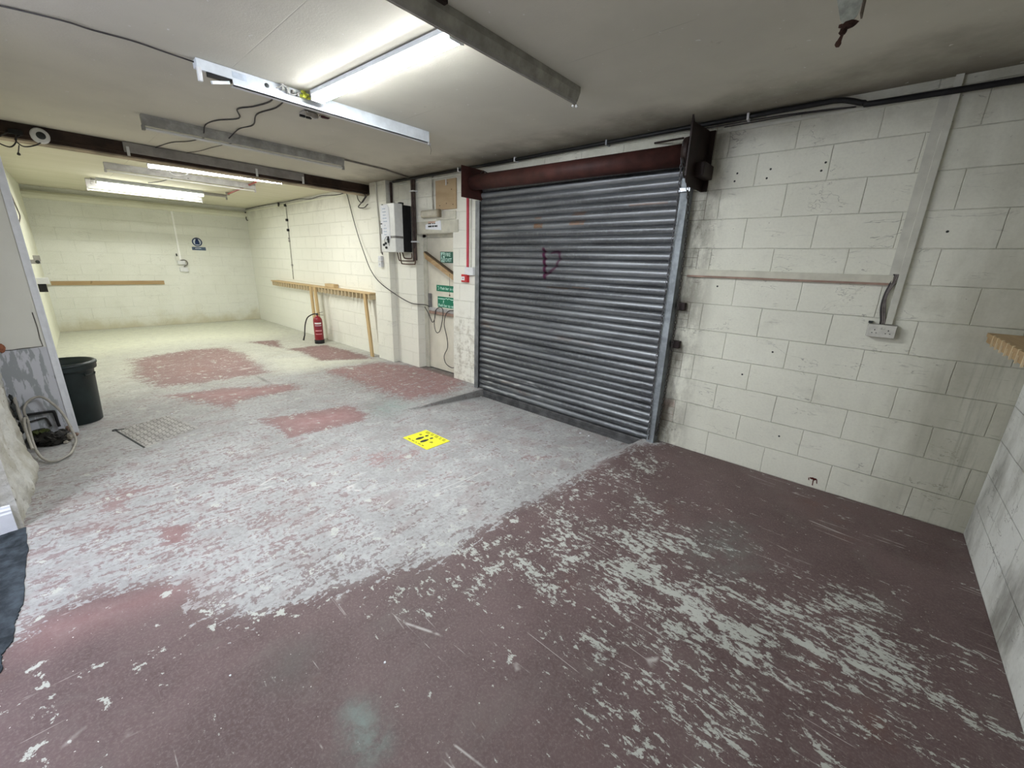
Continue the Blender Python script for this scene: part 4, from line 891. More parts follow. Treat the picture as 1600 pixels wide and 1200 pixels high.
# C: grey batten in front, seen from below
t = thing('batten_light', 'long grey fluorescent batten overhead with a clear end clip, nearest the camera', 'light fitting', (1.12, 2.0, H-0.001), 'unlit fluorescent battens')
b = MB(); b.prism([(1.080, 1.16, H-0.001), (1.080, 1.16, 2.715), (1.098, 1.16, 2.672), (1.118, 1.16, 2.655), (1.145, 1.16, 2.672), (1.160, 1.16, H-0.001)], (0, 1.80, 0)); b.build('body', GREYMET, t)
MB().box(1.098, 1.104, 1.17, 2.95, 2.652, 2.672).build('edge_strip', GREYMET2, t)
MB().lathe((1.096, 1.23, 2.69), [(0, 0.002), (0.006, 0.002), (0.006, 0)], 8, (-1, 0, -0.3)).build('screw_hole', INK, t)
CLEAR = plain('clear_plastic', (0.75, 0.75, 0.75), 0.15, 0, 0.6, 0.4, 60)
MB().lump((1.10, 1.165, 2.643), (0.011, 0.013, 0.010), 4, 0.5).build('end_clip', CLEAR, t)
MB().lump((1.115, 1.185, 2.640), (0.008, 0.012, 0.008), 7, 0.5).build('end_clip', CLEAR, t)
b = MB(); b.box(1.055, 1.08, 2.30, 2.42, 2.735, H-0.001); b.build('back_plate', DARKBOX, t)

def led(name, label, a, b_, mat, wd=0.034, low=None):
    a, b_ = Vector(a), Vector(b_); t = thing(name, label, 'light', ((a+b_)/2)[:], 'lit ceiling tubes')
    d = (b_-a).normalized(); s_ = d.cross(Vector((0, 0, 1))).normalized()
    top = Vector((0, 0, 1)); b = MB(); m_ = Vector((0, 0, H-0.001-0.014))
    aa = Vector((a.x, a.y, H-0.012)); bb = Vector((b_.x, b_.y, H-0.012)); b.obox(aa, bb, s_*0.05, (0, 0, 0.022))
    top_ = H-0.023 if low is None else low+0.045
    if top_ < H-0.03: b.obox(Vector((aa.x, aa.y, (H-0.023+top_)/2)), Vector((bb.x, bb.y, (H-0.023+top_)/2)), s_*0.045, (0, 0, H-0.023-top_))
    hh_ = top_+0.003; b.obox(Vector((aa.x, aa.y, hh_)), Vector((bb.x, bb.y, hh_)), s_*wd*2, (0, 0, 0.025)); b.build('base', WHITEMET, t)
    b = MB(); pr = [(-0.98, 0.0), (-0.98, -0.68), (-0.8, -0.88), (-0.4, -1.0), (0.4, -1.0), (0.8, -0.88), (0.98, -0.68), (0.98, 0.0)]
    b.prism([a+s_*wd*p+Vector((0, 0, top_-a.z+q*0.045)) for p, q in pr], d*(b_-a).length)
    b.mi = [0]*len(b.f)
    for i_, f_ in enumerate(b.f):     # upright side strips glow less than the face
        if len(f_) == 4:
            n_ = (Vector(b.v[f_[1]])-Vector(b.v[f_[0]])).cross(Vector(b.v[f_[2]])-Vector(b.v[f_[0]])).normalized()
            if abs(n_.z) < 0.2: b.mi[i_] = 1
    b.build('diffuser', [mat, LIT_S], t)
    for e, sg in ((a, -1), (b_, 1)):
        b = MB(); c_ = Vector((e.x, e.y, top_-0.015))+d*sg*0.006; b.obox(c_-d*0.006, c_+d*0.006, s_*wd*2.05, (0, 0, 0.062)); b.build('end_cap', WHITEPL, t)
    return t
led('tube_light', 'brightly lit tube on the front ceiling between two unlit battens', (2.60, 2.20, 2.68), (1.19, 2.14, 2.68), LIT_N, 0.046)
led('tube_light', 'brightly lit tube just behind the steel beam', (6.58, 2.57, 2.68), (6.24, 1.13, 2.68), LIT_M, 0.045, 2.645)
led('tube_light', 'brightly lit tube nearest the back wall', (9.22, 2.84, 2.68), (9.22, 1.42, 2.68), LIT_F, 0.045, 2.655)
# unseen lamp, added in the hall for bluish light through the doorway
t = thing('hall_fill_light', 'unseen round lamp added in the hall to send light through the doorway', 'light', (1.95, 4.85, 2.70))
MB().lathe((1.95, 4.85, H), [(0.0, -0.07), (0.12, -0.06), (0.16, -0.03), (0.165, 0.0)], 24).build('diffuser', LIT_H, t)

# cables across the ceiling
def cable(pts, r, mat, label): return tag(MB().tube(smooth_path(pts, 6), r*0.85, 6).build('cable', mat), label, 'cable')
Zc = H-0.006
cable([(2.83, 3.66, Zc), (2.80, 3.58, Zc), (2.745, 3.42, Zc-0.004), (2.76, 3.32, Zc), (2.735, 3.16, Zc), (2.75, 3.02, Zc), (2.735, 2.87, Zc-0.01)], 0.005, DGREY, 'grey cable across the ceiling from top left to the white batten')
cable([(2.74, 2.37, 2.70), (2.90, 2.36, Zc), (3.10, 2.34, Zc), (3.32, 2.38, Zc), (3.5, 2.44, Zc), (3.75, 2.36, Zc), (3.98, 2.46, Zc), (4.22, 2.49, Zc), (4.36, 2.48, 2.70)], 0.006, DGREY, 'left dark wire looping between the white and grimy battens')
cable([(2.74, 2.31, 2.70), (2.95, 2.28, Zc), (3.2, 2.26, Zc), (3.5, 2.30, Zc), (3.85, 2.22, Zc), (4.10, 2.26, Zc), (4.36, 2.28, 2.70)], 0.006, DGREY, 'right dark wire looping between the white and grimy battens')
cable([(4.40, 2.42, 2.70), (4.75, 2.38, Zc), (5.05, 2.44, Zc), (5.30, 2.55, Zc), (5.72, 2.62, 2.74)], 0.005, DGREY, 'left thin wire from the grimy batten to the beam casing')
cable([(4.40, 2.10, 2.70), (4.75, 2.14, Zc), (5.15, 2.22, Zc), (5.45, 2.26, Zc), (5.71, 2.34, 2.74)], 0.004, CABLEGR, 'right thin wire from the grimy batten to the beam casing')
tag(MB().tube([(4.38, 1.11, Zc-0.006), (4.42, 0.55, Zc-0.006), (4.60, 0.07, Zc-0.006)], 0.010, 8).build('conduit', plain('taupe_conduit', (0.25, 0.23, 0.20), 0.6)), 'thin ceiling conduit from the grimy batten to the wall', 'conduit')
cable([(7.38, 2.0, 2.69), (7.9, 2.05, Zc), (8.6, 2.12, Zc), (9.0, 2.22, Zc)], 0.006, DGREY, 'thin wire between the two far bay battens')
cable([(6.60, 2.42, 2.70), (6.66, 2.35, 2.66), (6.86, 2.30, 2.655), (6.98, 2.21, 2.655), (6.80, 2.14, 2.66), (6.60, 2.12, 2.70)], 0.004, plain('white_flex', (0.75, 0.75, 0.75), 0.4), 'white flex hanging in a curve by the middle lit tube')
t = thing('detector_head', 'dull red pipe with a dark round end on the far bay ceiling', 'pipe', (8.8, 1.1, 2.7))
lab(MB().tube([(8.9, 1.09, 2.72), (7.9, 1.16, 2.72), (7.0, 1.22, 2.725)], 0.014, 8).build('pipe', plain('dull_red_pipe', (0.30, 0.06, 0.045), 0.5), t), 'dull red pipe')
MB().lathe((8.93, 1.09, H), [(0, -0.055), (0.03, -0.05), (0.035, -0.02), (0.035, 0)], 14).build('head', GREYMET, t)
t = thing('ceiling_rose', 'small open ceiling box with white wire and a dark red flap, beyond the white batten', 'junction box', (3.12, 2.04, H-0.001))
b = MB(); b.box(3.06, 3.16, 2.00, 2.10, 2.735, H-0.001, 0.003); b.build('back_plate', GREYMET2, t)
b = MB(); b.box(3.04, 3.065, 2.00, 2.10, 2.705, 2.738, 0.004); b.build('terminal_block', plain('beige_terminal', (0.33, 0.30, 0.25), 0.6), t)
b = MB(); b.box(3.155, 3.175, 2.005, 2.045, 2.72, 2.738); b.box(3.155, 3.175, 2.055, 2.095, 2.72, 2.738); b.build('terminal_slots', BLACK, t)
MB().box(3.07, 3.10, 1.99, 2.07, 2.72, 2.736, 0.003).build('dark_cover', BLACK, t)
MB().tube(smooth_path([(3.04, 2.09, 2.735), (3.05, 2.06, 2.705), (3.055, 2.02, 2.70), (3.045, 1.98, 2.73)], 6), 0.003, 6).build('wire', WHITEPL, t)
MB().lump((3.06, 1.945, 2.733), (0.018, 0.045, 0.010), 5, 0.4).build('flap', plain('dark_maroon', (0.05, 0.008, 0.015), 0.5), t)
t = thing('rusty_hanger', 'rusty hanging bracket with a peeling painted plate on the ceiling, top right', 'bracket', (-0.31, 1.18, H-0.15))
b = MB(); b.prism([(-0.272, 1.285, H-0.002), (-0.372, 1.285, H-0.002), (-0.358, 1.275, 2.665), (-0.345, 1.273, 2.650), (-0.312, 1.273, 2.648), (-0.300, 1.275, 2.665)], (0, 0.006, 0)); b.build('plate', plain('peeling_green_paint', (0.40, 0.42, 0.36), 0.7, 0, 0.2, 0.3, 25), t)
MB().lathe((-0.322, 1.281, 2.702), [(0, 0.002), (0.0075, 0.002), (0.0075, 0)], 10, (0, 1, 0)).build('bolt_hole', BLACK, t)
b = MB(); b.box(-0.372, -0.366, 1.235, 1.285, 2.665, H-0.002); b.build('side_flange', plain('flange_rust', (0.16, 0.13, 0.10), 0.8), t)
b = MB(); b.lump((-0.333, 1.268, 2.643), (0.030, 0.014, 0.016), 2, 0.6); b.lump((-0.318, 1.262, 2.625), (0.014, 0.010, 0.014), 3, 0.6); b.tube([(-0.322, 1.262, 2.635), (-0.315, 1.256, 2.612), (-0.309, 1.252, 2.595)], [0.011, 0.006, 0.009], 8)
b.lump((-0.307, 1.251, 2.588), (0.011, 0.010, 0.015), 6, 0.3); b.build('rusted_hook', RUST, t)
b = MB(); b.lump((-0.385, 1.34, H-0.008), (0.03, 0.035, 0.008), 8, 0.5, 3); b.build('rust_scab', RUST, t)

# ------------------------------------------------------------------ far bay
# vertical conduit on the far part of the front wall
t = thing('wall_conduit', 'thin vertical conduit with black clips on the far bay wall above the peg rail', 'conduit', (9.1, 0.01, 1.15))
MB().tube([(9.09, 0.012, 2.70), (9.10, 0.012, 2.0), (9.13, 0.012, 1.15)], 0.009, 8).build('conduit', plain('grey_conduit_far', (0.45, 0.45, 0.40), 0.6), t)
for z_ in (2.66, 2.37, 2.17): lab(MB().box(9.07, 9.125, 0.0, 0.04, z_-0.025, z_+0.025, 0.006).build('clip', BLACK, t), 'black clip')
for z_ in (2.0, 1.95, 1.45): MB().box(9.09, 9.12, 0.0, 0.03, z_-0.02, z_+0.02, 0.003).build('clip', GREYMET2, t)
cable([(6.35, 0.012, 2.715), (6.8, 0.012, 2.69), (7.4, 0.012, 2.72), (7.9, 0.012, 2.70), (8.4, 0.012, 2.735), (9.1, 0.012, 2.725), (10.4, 0.012, 2.735), (11.6, 0.012, 2.72)], 0.007, DGREY, 'cable running along the top of the far bay wall')
tag(MB().box(6.2, 11.6, 0.0, 0.010, 2.66, 2.685, 0.002).build('cable_trunking', MAT_LEFT_FAR), 'painted trunking strip along the head of the far bay wall', 'trunking')
b = MB(); b.tube(smooth_path([(11.58, 0.03, 2.66), (11.58, 0.03, 2.54), (11.575, 0.03, 2.48), (11.57, -0.0, 2.46)], 5), 0.012, 8)
tag(b.build('corner_hook', DGREY), 'small dark hook hanging in the far corner under the cornice', 'hook')
tag(MB().box(9.44, 9.48, 0.0, 0.03, 2.66, 2.74, 0.003).build('ceiling_clip', DGREY), 'small dark clip at the ceiling left of the vertical conduit', 'clip')

# peg rail standing on legs against the far bay wall
def pegs(root, xs_, y0, y1, z0, z1, mat, first_label=None):
    p0 = MB().box(xs_[0]-0.011, xs_[0]+0.011, y0, y1, z0, z1).build('peg', mat, root)
    for x_ in xs_[1:]:
        c_ = p0.copy(); COL.objects.link(c_); c_.parent = root; c_.location.x += x_-xs_[0]
t = thing('peg_rail', 'pale pine peg rail on legs along the far bay wall', 'rack', (7.8, 0.1, 0.0))
MB().box(5.68, 10.08, 0.0, 0.155, 1.062, 1.085, 0.002).build('top_board', PINE_X, t)
MB().box(5.68, 10.08, 0.0, 0.022, 1.035, 1.062).build('back_board', PINE_X, t)
pegs(t, [5.72+0.1335*i for i in range(33)], 0.0, 0.155, 0.972, 1.062, PEGW)
b = MB(); b.obox((5.86, 0.14, 1.06), (5.72, 0.15, 0.0), (0.075, 0, 0), (0, 0.03, 0)); b.build('leg', PINE_Z, t)
b = MB(); b.obox((7.90, 0.17, 1.06), (7.85, 0.17, 0.0), (0.085, 0, 0), (0, 0.03, 0)); b.build('leg', PINE_Z, t)
b = MB(); b.obox((7.71, 0.17, 1.06), (7.64, 0.17, 0.0), (0.085, 0, 0), (0, 0.03, 0)); b.build('leg', PINE_Z, t)
tag(MB().box(7.05, 7.42, 0.01, 0.10, 1.086, 1.15, 0.002).build('wood_offcut', PINE_X), 'short pine offcut lying on top of the peg rail', 'offcut')
t = thing('wall_rail', 'plain pine rail fixed low across the back wall', 'rail', (11.62, 2.76, 0.92))
MB().box(XB-0.03, XB, 1.87, 3.64, 0.925, 1.005, 0.002).build('rail', wood('pine_rail_back', (0.36, 0.24, 0.12), (0.42, 0.30, 0.16), (14, 1, 14)), t)
lab(MB().box(XB-0.07, XB, 3.62, 3.69, 0.93, 1.02, 0.003).build('end_block', CREAMWD, t), 'cream end block')
# back wall trunking, switches, ear protection sign
XWb, ZWb = (0, -1, 0), (0, 0, 1)
tag(MB().box(XB-0.02, XB, 1.475, 1.51, 1.47, 2.52, 0.002).build('cable_trunking', plain('white_trunking_far', (0.92, 0.92, 0.90), 0.5, var=0.03)), 'thin white vertical trunking on the back wall', 'trunking')
t = thing('switched_outlet', 'white outlet box with short grey flex at the foot of the back wall trunking', 'socket', (XB, 1.49, 1.37))
MB().box(XB-0.06, XB, 1.42, 1.56, 1.37, 1.455, 0.006).build('box', WHITEPL, t)
MB().tube(smooth_path([(XB-0.03, 1.50, 1.46), (XB-0.06, 1.43, 1.47), (XB-0.06, 1.385, 1.43), (XB-0.05, 1.39, 1.37), (XB-0.04, 1.43, 1.345), (XB-0.04, 1.46, 1.32)], 5), 0.010, 8).build('flex', CABLEGR, t)
tag(MB().box(XB-0.05, XB, 1.39, 1.54, 1.205, 1.30, 0.006).build('socket_outlet', WHITEPL), 'white socket on the back wall, below the outlet box', 'socket')
tag(MB().box(XB-0.03, XB, 1.54, 1.56, 1.55, 1.61, 0.004).build('wall_hook', BLACK), 'tiny black hook beside the back wall trunking', 'hook')
t = thing('ear_protection_sign', 'round blue and white safety sign with an oblong plate below on the back wall', 'sign', (XB, 1.1, 1.74))
MB().lathe((XB, 1.115, 1.885), [(0.0, 0.004), (0.098, 0.004), (0.098, 0)], 36, (-1, 0, 0)).build('sign_disc', BLUES, t)
MB().lathe((XB-0.0042, 1.115, 1.885), [(0.0, 0.001), (0.076, 0.001), (0.076, 0)], 36, (-1, 0, 0)).build('white_disc', PALEB, t)
b = MB(); b.lathe((XB-0.0054, 1.115, 1.895), [(0.0, 0.001), (0.040, 0.001), (0.040, 0)], 24, (-1, 0, 0)); b.box(XB-0.0062, XB-0.0052, 1.07, 1.16, 1.83, 1.885); b.box(XB-0.0062, XB-0.0052, 1.09, 1.14, 1.88, 1.955)
b.build('head_symbol', BLUES, t)
MB().box(XB-0.004, XB, 0.965, 1.235, 1.70, 1.775).build('text_plate', BLUEP, t)
b = MB()
for y_ in (1.06, 1.09, 1.12, 1.15): b.box(XB-0.0048, XB-0.004, y_, y_+0.02, 1.735, 1.75)
b.build('faded_print', PALEB, t)
# left wall of the far bay
t = thing('wall_bracket', 'small grey metal bracket with an open end high on the far left wall', 'bracket', (9.0, 3.79, 1.42))
b = MB(); b.box(8.6, 8.66, 3.70, 3.80, 1.40, 1.46, 0.004); b.box(8.62, 8.64, 3.69, 3.76, 1.44, 1.52, 0.004); b.build('bracket', GREYMET2, t)
MB().lathe((8.60, 3.725, 1.43), [(0.0, 0.012), (0.022, 0.012), (0.024, 0)], 12, (-1, 0, 0)).build('open_end', INK, t)
t = thing('rail_end_box', 'small black and white box on the left wall at the end of the back rail', 'fitting', (8.9, 3.76, 1.02))
MB().box(8.9, 9.0, 3.66, 3.79, 1.10, 1.19, 0.004).build('cap', WHITEPL, t); MB().box(8.9, 9.0, 3.70, 3.79, 0.98, 1.10, 0.004).build('socket', BLACK, t)
cable([(8.2, 3.82, 2.55), (8.3, 3.80, 2.35), (8.5, 3.785, 2.2), (8.6, 3.77, 2.05), (8.4, 3.80, 1.92), (8.3, 3.80, 1.75)], 0.008, CABLEGR, 'thin grey cable wriggling down the far left wall')

# ------------------------------------------------------------------ extinguisher
EX, EY = 7.43, 0.30
t = thing('fire_extinguisher', 'red fire extinguisher with black base and hose standing by the peg rail', 'extinguisher', (EX, EY, 0))
MB().lathe((EX, EY, 0.0), [(0.0, 0.0), (0.088, 0.0), (0.090, 0.01), (0.090, 0.07), (0.084, 0.075)], 28).build('base', BLACK, t)
bd = MB().lathe((EX, EY, 0.0), [(0.083, 0.06), (0.083, 0.44), (0.078, 0.475), (0.06, 0.505), (0.035, 0.525), (0.022, 0.53), (0.022, 0.55), (0.0, 0.55)], 32).build('cylinder', REDEXT, t)
dirv = Vector((-0.68, 3.76, 0))-Vector((EX, EY, 0)); a0 = math.atan2(dirv.y, dirv.x)
def wrap(z0, z1, mat, name, wd=0.75, r=0.0837):
    b = MB(); v = []; n = 12
    for i in range(n+1):
        a = a0+wd*(i/n*2-1); v += [(EX+r*math.cos(a), EY+r*math.sin(a), z0), (EX+r*math.cos(a), EY+r*math.sin(a), z1)]
    b.add(v, [(2*i, 2*i+2, 2*i+3, 2*i+1) for i in range(n)], True); return b.build(name, mat, t)
lab(wrap(0.385, 0.415, LABELW, 'label_band'), 'white label band'); lab(wrap(0.352, 0.362, PALEB, 'label_band'), 'pale blue label band')
lab(wrap(0.245, 0.268, LABELP, 'label_band'), 'pink label band'); lab(wrap(0.185, 0.200, LABELP, 'label_band'), 'lower pink label band')
wrap(0.28, 0.345, plain('maroon_print_panel', (0.24, 0.03, 0.05), 0.4, var=0.4, scale=80), 'print_panel', 0.65)
b = MB(); b.lathe((EX, EY, 0.54), [(0.018, 0), (0.02, 0.03), (0.014, 0.05), (0.0, 0.052)], 14); b.build('valve', INK, t)
b = MB(); b.obox((EX+0.01, EY, 0.585), (EX-0.10, EY-0.07, 0.615), (0.006, 0.014, 0), (0, 0, 0.005)); b.build('lever', DGREY, t)
b = MB(); b.obox((EX+0.01, EY, 0.570), (EX-0.10, EY-0.07, 0.555), (0.006, 0.014, 0), (0, 0, 0.005)); b.build('handle', DGREY, t)
MB().tube(smooth_path([(EX+0.01, EY+0.01, 0.575), (EX+0.07, EY+0.05, 0.565), (EX+0.15, EY+0.12, 0.50), (EX+0.19, EY+0.16, 0.38), (EX+0.205, EY+0.18, 0.24), (EX+0.21, EY+0.19, 0.14)], 6), 0.011, 8).build('hose', BLACK, t)
MB().tube([(EX+0.21, EY+0.19, 0.15), (EX+0.225, EY+0.215, 0.05)], [0.010, 0.017], 8).build('nozzle', BLACK, t)

# ------------------------------------------------------------------ bin
BX, BY = 4.965, 3.765
t = thing('waste_bin', 'dark green round plastic bin beside the nib wall', 'bin', (BX, BY, 0))
b = MB(); b.lathe((BX, BY, 0), [(0.0, 0.004), (0.170, 0.0), (0.178, 0.008), (0.200, 0.50), (0.203, 0.52), (0.222, 0.525), (0.226, 0.535), (0.226, 0.585), (0.221, 0.60), (0.209, 0.60), (0.200, 0.52), (0.172, 0.02), (0.0, 0.02)], 40)
b.build('tub', BINM, t)
b = MB(); b.lathe((BX, BY, 0), [(0.221, 0.595), (0.232, 0.59), (0.234, 0.575), (0.226, 0.565)], 40); b.build('rim', BINM, t)
b = MB(); b.lathe((BX, BY, 0.018), [(0.0, 0.006), (0.165, 0.006), (0.165, 0.0)], 24); b.build('liner', BLACK, t)
for a in (-2.4, 0.7):
    b = MB(); c_ = Vector((BX+0.231*math.cos(a), BY+0.231*math.sin(a), 0.50)); u_ = Vector((-math.sin(a), math.cos(a), 0)); o_ = Vector((math.cos(a), math.sin(a), 0))
    b.tube([c_-u_*0.05, c_-u_*0.045+o_*0.0-Vector((0, 0, 0.02)), c_+u_*0.045-Vector((0, 0, 0.02)), c_+u_*0.05], 0.008, 6); b.build('grip', BINM, t)

# ------------------------------------------------------------------ floor items
t = thing('floor_sign', 'yellow floor sticker with two black footprints, lying before the shutter', 'floor sign', (2.255, 1.605, 0))
z0 = 0.0015
MB().box(2.07, 2.44, 1.47, 1.74, -0.004, z0+0.0015).build('sticker', YEL, t)
def foot(cx, fy, hy):
    b = MB(); sole = []
    for i in range(20):
        a = 2*math.pi*i/20; sole.append((cx+0.021*math.cos(a)*(1+0.12*math.sin(a)), fy+0.047*math.sin(a), z0+0.0015))
    b.prism(sole, (0, 0, 0.0008)); b.prism([(cx+0.014*math.cos(2*math.pi*i/12), hy+0.020*math.sin(2*math.pi*i/12), z0+0.0015) for i in range(12)], (0, 0, 0.0008)); b.build('footprint', INK, t)
foot(2.315, 1.635, 1.555); foot(2.238, 1.640, 1.558)
for (x0, x1, y_) in ((2.39, 2.12, 1.715), ):
    b = MB(); x_ = x0
    for k in (0.05, 0.05, 0.03, 0.05, 0.04): b.box(x_, x_-k+0.012, y_-0.008, y_+0.006, z0+0.0015, z0+0.0022); x_ -= k+0.008
    b.build('printed_line', OLIVEINK, t)
for y_, s0 in ((1.512, 2.39), (1.492, 2.40)):
    b = MB(); x_ = s0
    for k in (0.07, 0.05, 0.06, 0.04, 0.05): b.box(x_, x_-k+0.012, y_-0.005, y_+0.005, z0+0.0015, z0+0.0022); x_ -= k+0.008
    b.build('printed_line', OLIVEINK, t)
for cx, cy in ((2.38, 1.58), (2.165, 1.615)):
    b = MB(); b.lump((cx, cy, z0+0.0018), (0.017, 0.014, 0.0006), int(cx*10), 0.6); b.build('arrow_mark', OLIVEINK, t)

# checker plate cover set in the slab
t = thing('manhole_cover', 'chequered steel cover set in the concrete floor near the bin', 'floor cover', (4.19, 3.28, 0))
C4 = [Vector((4.43, 3.55, 0)), Vector((3.79, 3.43, 0)), Vector((3.98, 3.00, 0)), Vector((4.58, 3.13, 0))]
PLATE = plain('dusty_chequer_plate', (0.36, 0.345, 0.325), 0.6, 0.1, 0.3, 0.25, 9)
b = MB(); b.prism([c_+Vector((0, 0, -0.006)) for c_ in C4], (0, 0, 0.0085)); b.build('plate', PLATE, t)
b = MB()
for i in range(15):
    for j in range(10):
        u_, v_ = (i+0.6)/15.4, (j+0.6)/10.4; p_ = C4[0].lerp(C4[1], u_).lerp(C4[3].lerp(C4[2], u_), v_)
        d_ = (C4[1]-C4[0]).normalized() if (i+j) % 2 else (C4[3]-C4[0]).normalized(); n_ = Vector((-d_.y, d_.x, 0))
        b.prism([p_+d_*0.017+Vector((0, 0, 0.0022)), p_+n_*0.005+Vector((0, 0, 0.0022)), p_-d_*0.017+Vector((0, 0, 0.0022)), p_-n_*0.005+Vector((0, 0, 0.0022))], (0, 0, 0.0025))
b.build('tread_pattern', plain('tread_dark', (0.15, 0.14, 0.13), 0.5, 0.2), t)
b = MB(); b.obox(C4[0]+Vector((0, 0, 0.001)), C4[1]+Vector((0, 0, 0.001)), (0.0, 0.012, 0), (0, 0, 0.006)); b.build('edge_gap', INK, t)
b = MB(); b.lump((4.43, 3.555, 0.004), (0.022, 0.018, 0.008), 2, 0.6); b.tube([(4.42, 3.55, 0.006), (4.41, 3.49, 0.005)], 0.004, 6); b.build('lift_eye', INK, t)

# carpet that begins at the doorway
rg = []
P = [(2.86, 4.20), (2.875, 4.095), (2.6, 4.085), (2.3, 4.095), (2.05, 4.10), (1.96, 4.115), (1.90, 4.122), (1.78, 4.128), (1.72, 4.155), (1.62, 4.15), (1.55, 4.18), (1.3, 4.20), (0.92, 4.22)]
for (ax, ay), (bx, by) in zip(P[:-1], P[1:]):
    for k in range(8):
        f = k/8; rg.append((ax+(bx-ax)*f+random.uniform(-.002, .002), ay+(by-ay)*f+random.uniform(-.003, .003), 0.0))
rg += [(0.92, 4.22, 0), (0.92, 5.48, 0), (2.86, 5.48, 0)]
tag(MB().prism(rg, (0, 0, 0.007)).build('carpet', CARPETM), 'dark blue black carpet with a ragged edge at the doorway', 'carpet')

# ------------------------------------------------------------------ corner by the nib: hose, pipes, debris
tag(MB().tube(smooth_path([(4.53, 4.05, 0.20), (4.54, 4.055, 0.30), (4.565, 4.01, 0.37), (4.57, 3.94, 0.385), (4.52, 3.88, 0.31), (4.45, 3.84, 0.22), (4.37, 3.82, 0.11), (4.28, 3.81, 0.035), (4.12, 3.835, 0.016),
    (3.98, 3.87, 0.015), (3.90, 3.95, 0.016), (3.98, 4.00, 0.022), (4.11, 4.03, 0.045), (4.25, 4.045, 0.10), (4.42, 4.05, 0.17), (4.50, 4.05, 0.215), (4.46, 4.06, 0.25), (4.36, 4.065, 0.21), (4.24, 4.06, 0.14), (4.12, 4.05, 0.08)], 8), 0.0095, 8).build('hose', HOSEM),
    'pale grey hose coiled in a loose loop against the nib wall', 'hose')
tag(MB().tube(smooth_path([(4.595, 4.06, 0.240), (4.595, 3.97, 0.238), (4.595, 3.905, 0.235), (4.592, 3.893, 0.225), (4.588, 3.89, 0.13), (4.585, 3.887, 0.09)], 5), 0.011, 8).build('pipe', BLACK), 'black bent pipe on the nib wall, upper and larger of two', 'pipe')
tag(MB().tube(smooth_path([(4.61, 4.07, 0.165), (4.61, 4.02, 0.175), (4.61, 3.965, 0.182), (4.61, 3.948, 0.17), (4.605, 3.935, 0.10)], 5), 0.007, 8).build('pipe', DGREY), 'dark bent pipe on the nib wall, lower and smaller of two', 'pipe')
tag(MB().tube(smooth_path([(4.55, 4.085, 0.42), (4.53, 4.085, 0.34), (4.49, 4.08, 0.25), (4.40, 4.07, 0.16)], 5), 0.012, 8).build('pipe', HOSEM), 'short pale upright pipe against the crumbling wall', 'pipe')
b = MB()
for i in range(14): b.lump((4.55-0.17*random.random(), 4.03-0.15*random.random(), 0.02+0.06*random.random()), (0.07, 0.055, 0.034), i, 0.8)
for i in range(60): b.lump((4.58-0.24*random.random(), 4.06-0.20*random.random(), 0.01+0.06*random.random()), (0.018, 0.016, 0.012), i+20, 0.8, 1)
tag(b.build('debris_heap', SLUDGE), 'black wet debris heaped under the pipes by the nib wall', 'debris', kind='stuff')
b = MB(); b.lump((4.47, 4.03, 0.105), (0.045, 0.03, 0.018), 33, 0.7); b.lump((4.50, 3.98, 0.098), (0.04, 0.035, 0.014), 34, 0.7); tag(b.build('moss', MOSS), 'greenish slime on top of the black debris', 'slime', kind='stuff')
for i, (p, r_, mt, lb) in enumerate((((4.42, 3.845, 0.03), (0.03, 0.024, 0.03), PEBBLE, 'pale lump of rubble at the right end of the black debris'), ((4.55, 3.835, 0.065), (0.025, 0.022, 0.032), BRICKB, 'brownish brick lump against the foot of the nib'),
                        ((4.34, 3.87, 0.012), (0.018, 0.016, 0.014), PEBBLE, 'small pale stone in front of the debris'), ((4.50, 3.80, 0.015), (0.016, 0.014, 0.015), BRICKB, 'small brick chip right of the debris'))):
    tag(MB().lump(p, r_, i+50, 0.5).build('rubble_lump', mt), lb, 'rubble', 'rubble by the nib wall')
b = MB()
for i in range(22): b.lump((4.44+0.15*random.random(), 4.10, 0.10+0.34*random.random()), (0.018, 0.014, 0.024), i+80, 0.7, 1)
tag(b.build('broken_masonry', INK), 'dark broken gap where crumbling wall meets the nib', 'masonry', kind='stuff')
tag(MB().lump((4.61, 4.075, 0.825), (0.022, 0.026, 0.034), 91, 0.5).build('brick_patch', plain('red_brick_patch', (0.28, 0.11, 0.06), 0.8)), 'rounded reddish brick patch on the nib wall at the left edge', 'brick')
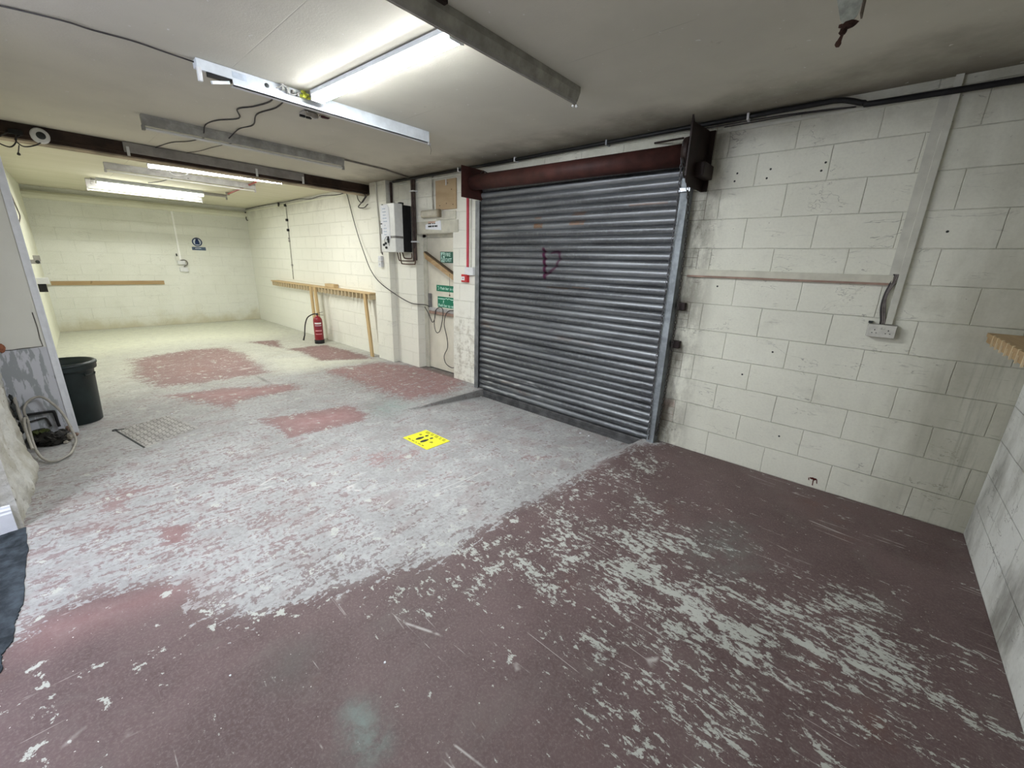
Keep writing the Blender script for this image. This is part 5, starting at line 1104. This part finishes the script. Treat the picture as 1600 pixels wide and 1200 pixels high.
b = MB(); pts = [(4.617, 4.09, 0.805), (4.617, 4.02, 0.800), (4.617, 3.96, 0.807), (4.617, 3.90, 0.808), (4.617, 3.846, 0.812), (4.617, 3.850, 0.88), (4.617, 3.846, 0.98), (4.617, 3.85, 1.10)]
tag(MB().tube(pts, 0.0028, 5).build('plaster_crack', plain('crack_dark', (0.10, 0.09, 0.08), 0.9)), 'dark crack line across the nib wall plaster', 'crack')

# white flakes on the slab
FL = ['largest white plaster flake, lying in front of the shutter bottom rail', 'white flake right beside the largest one in front of the shutter', 'white flake between the yellow floor sticker and the shutter',
      'tiny white crumb left of the largest flake by the shutter', 'small white flake near the right end of the shutter', 'white flake on the concrete just beyond the manhole cover',
      'white speck on dark red paint in the near foreground', 'white speck on red paint nearer to the carpet', 'white speck on bare concrete in the middle of the floor', 'white speck at the foot of the left shutter guide']
for i, (x_, y_, r_) in enumerate(((1.40, 0.25, 0.014), (1.30, 0.24, 0.010), (2.05, 0.75, 0.008), (1.52, 0.27, 0.006), (1.1, 0.22, 0.007), (4.6, 3.10, 0.009), (0.55, 3.1, 0.006), (0.95, 3.55, 0.006), (1.40, 2.25, 0.005), (3.02, 0.14, 0.007))):
    zz = float(floor_z(np.array(x_), np.array(y_)))
    tag(MB().lump((x_, y_, zz+r_*0.42), (r_, r_*0.8, r_*0.5), i+120, 0.6, 1).build('plaster_flake', PAPER), FL[i], 'debris', 'white flakes on the floor')

# ------------------------------------------------------------------ right-hand peg shelf
t = thing('peg_rail', 'pine peg rail on the right end wall with short pale pegs', 'rack', (-1.31, 1.0, 1.25))
MB().box(XR, -1.205, 0.02, 2.6, 1.295, 1.318, 0.002).build('top_board', PINE_Y, t)
MB().box(-1.235, -1.212, 0.02, 2.6, 1.262, 1.295).build('front_board', PINE_Y, t)
p0 = MB().box(-1.212, -1.203, 0.217, 0.224, 1.255, 1.322, 0.001).build('peg', PEGW, t)
for i in range(1, 20):
    c_ = p0.copy(); COL.objects.link(c_); c_.parent = t; c_.location.y += 0.121*i
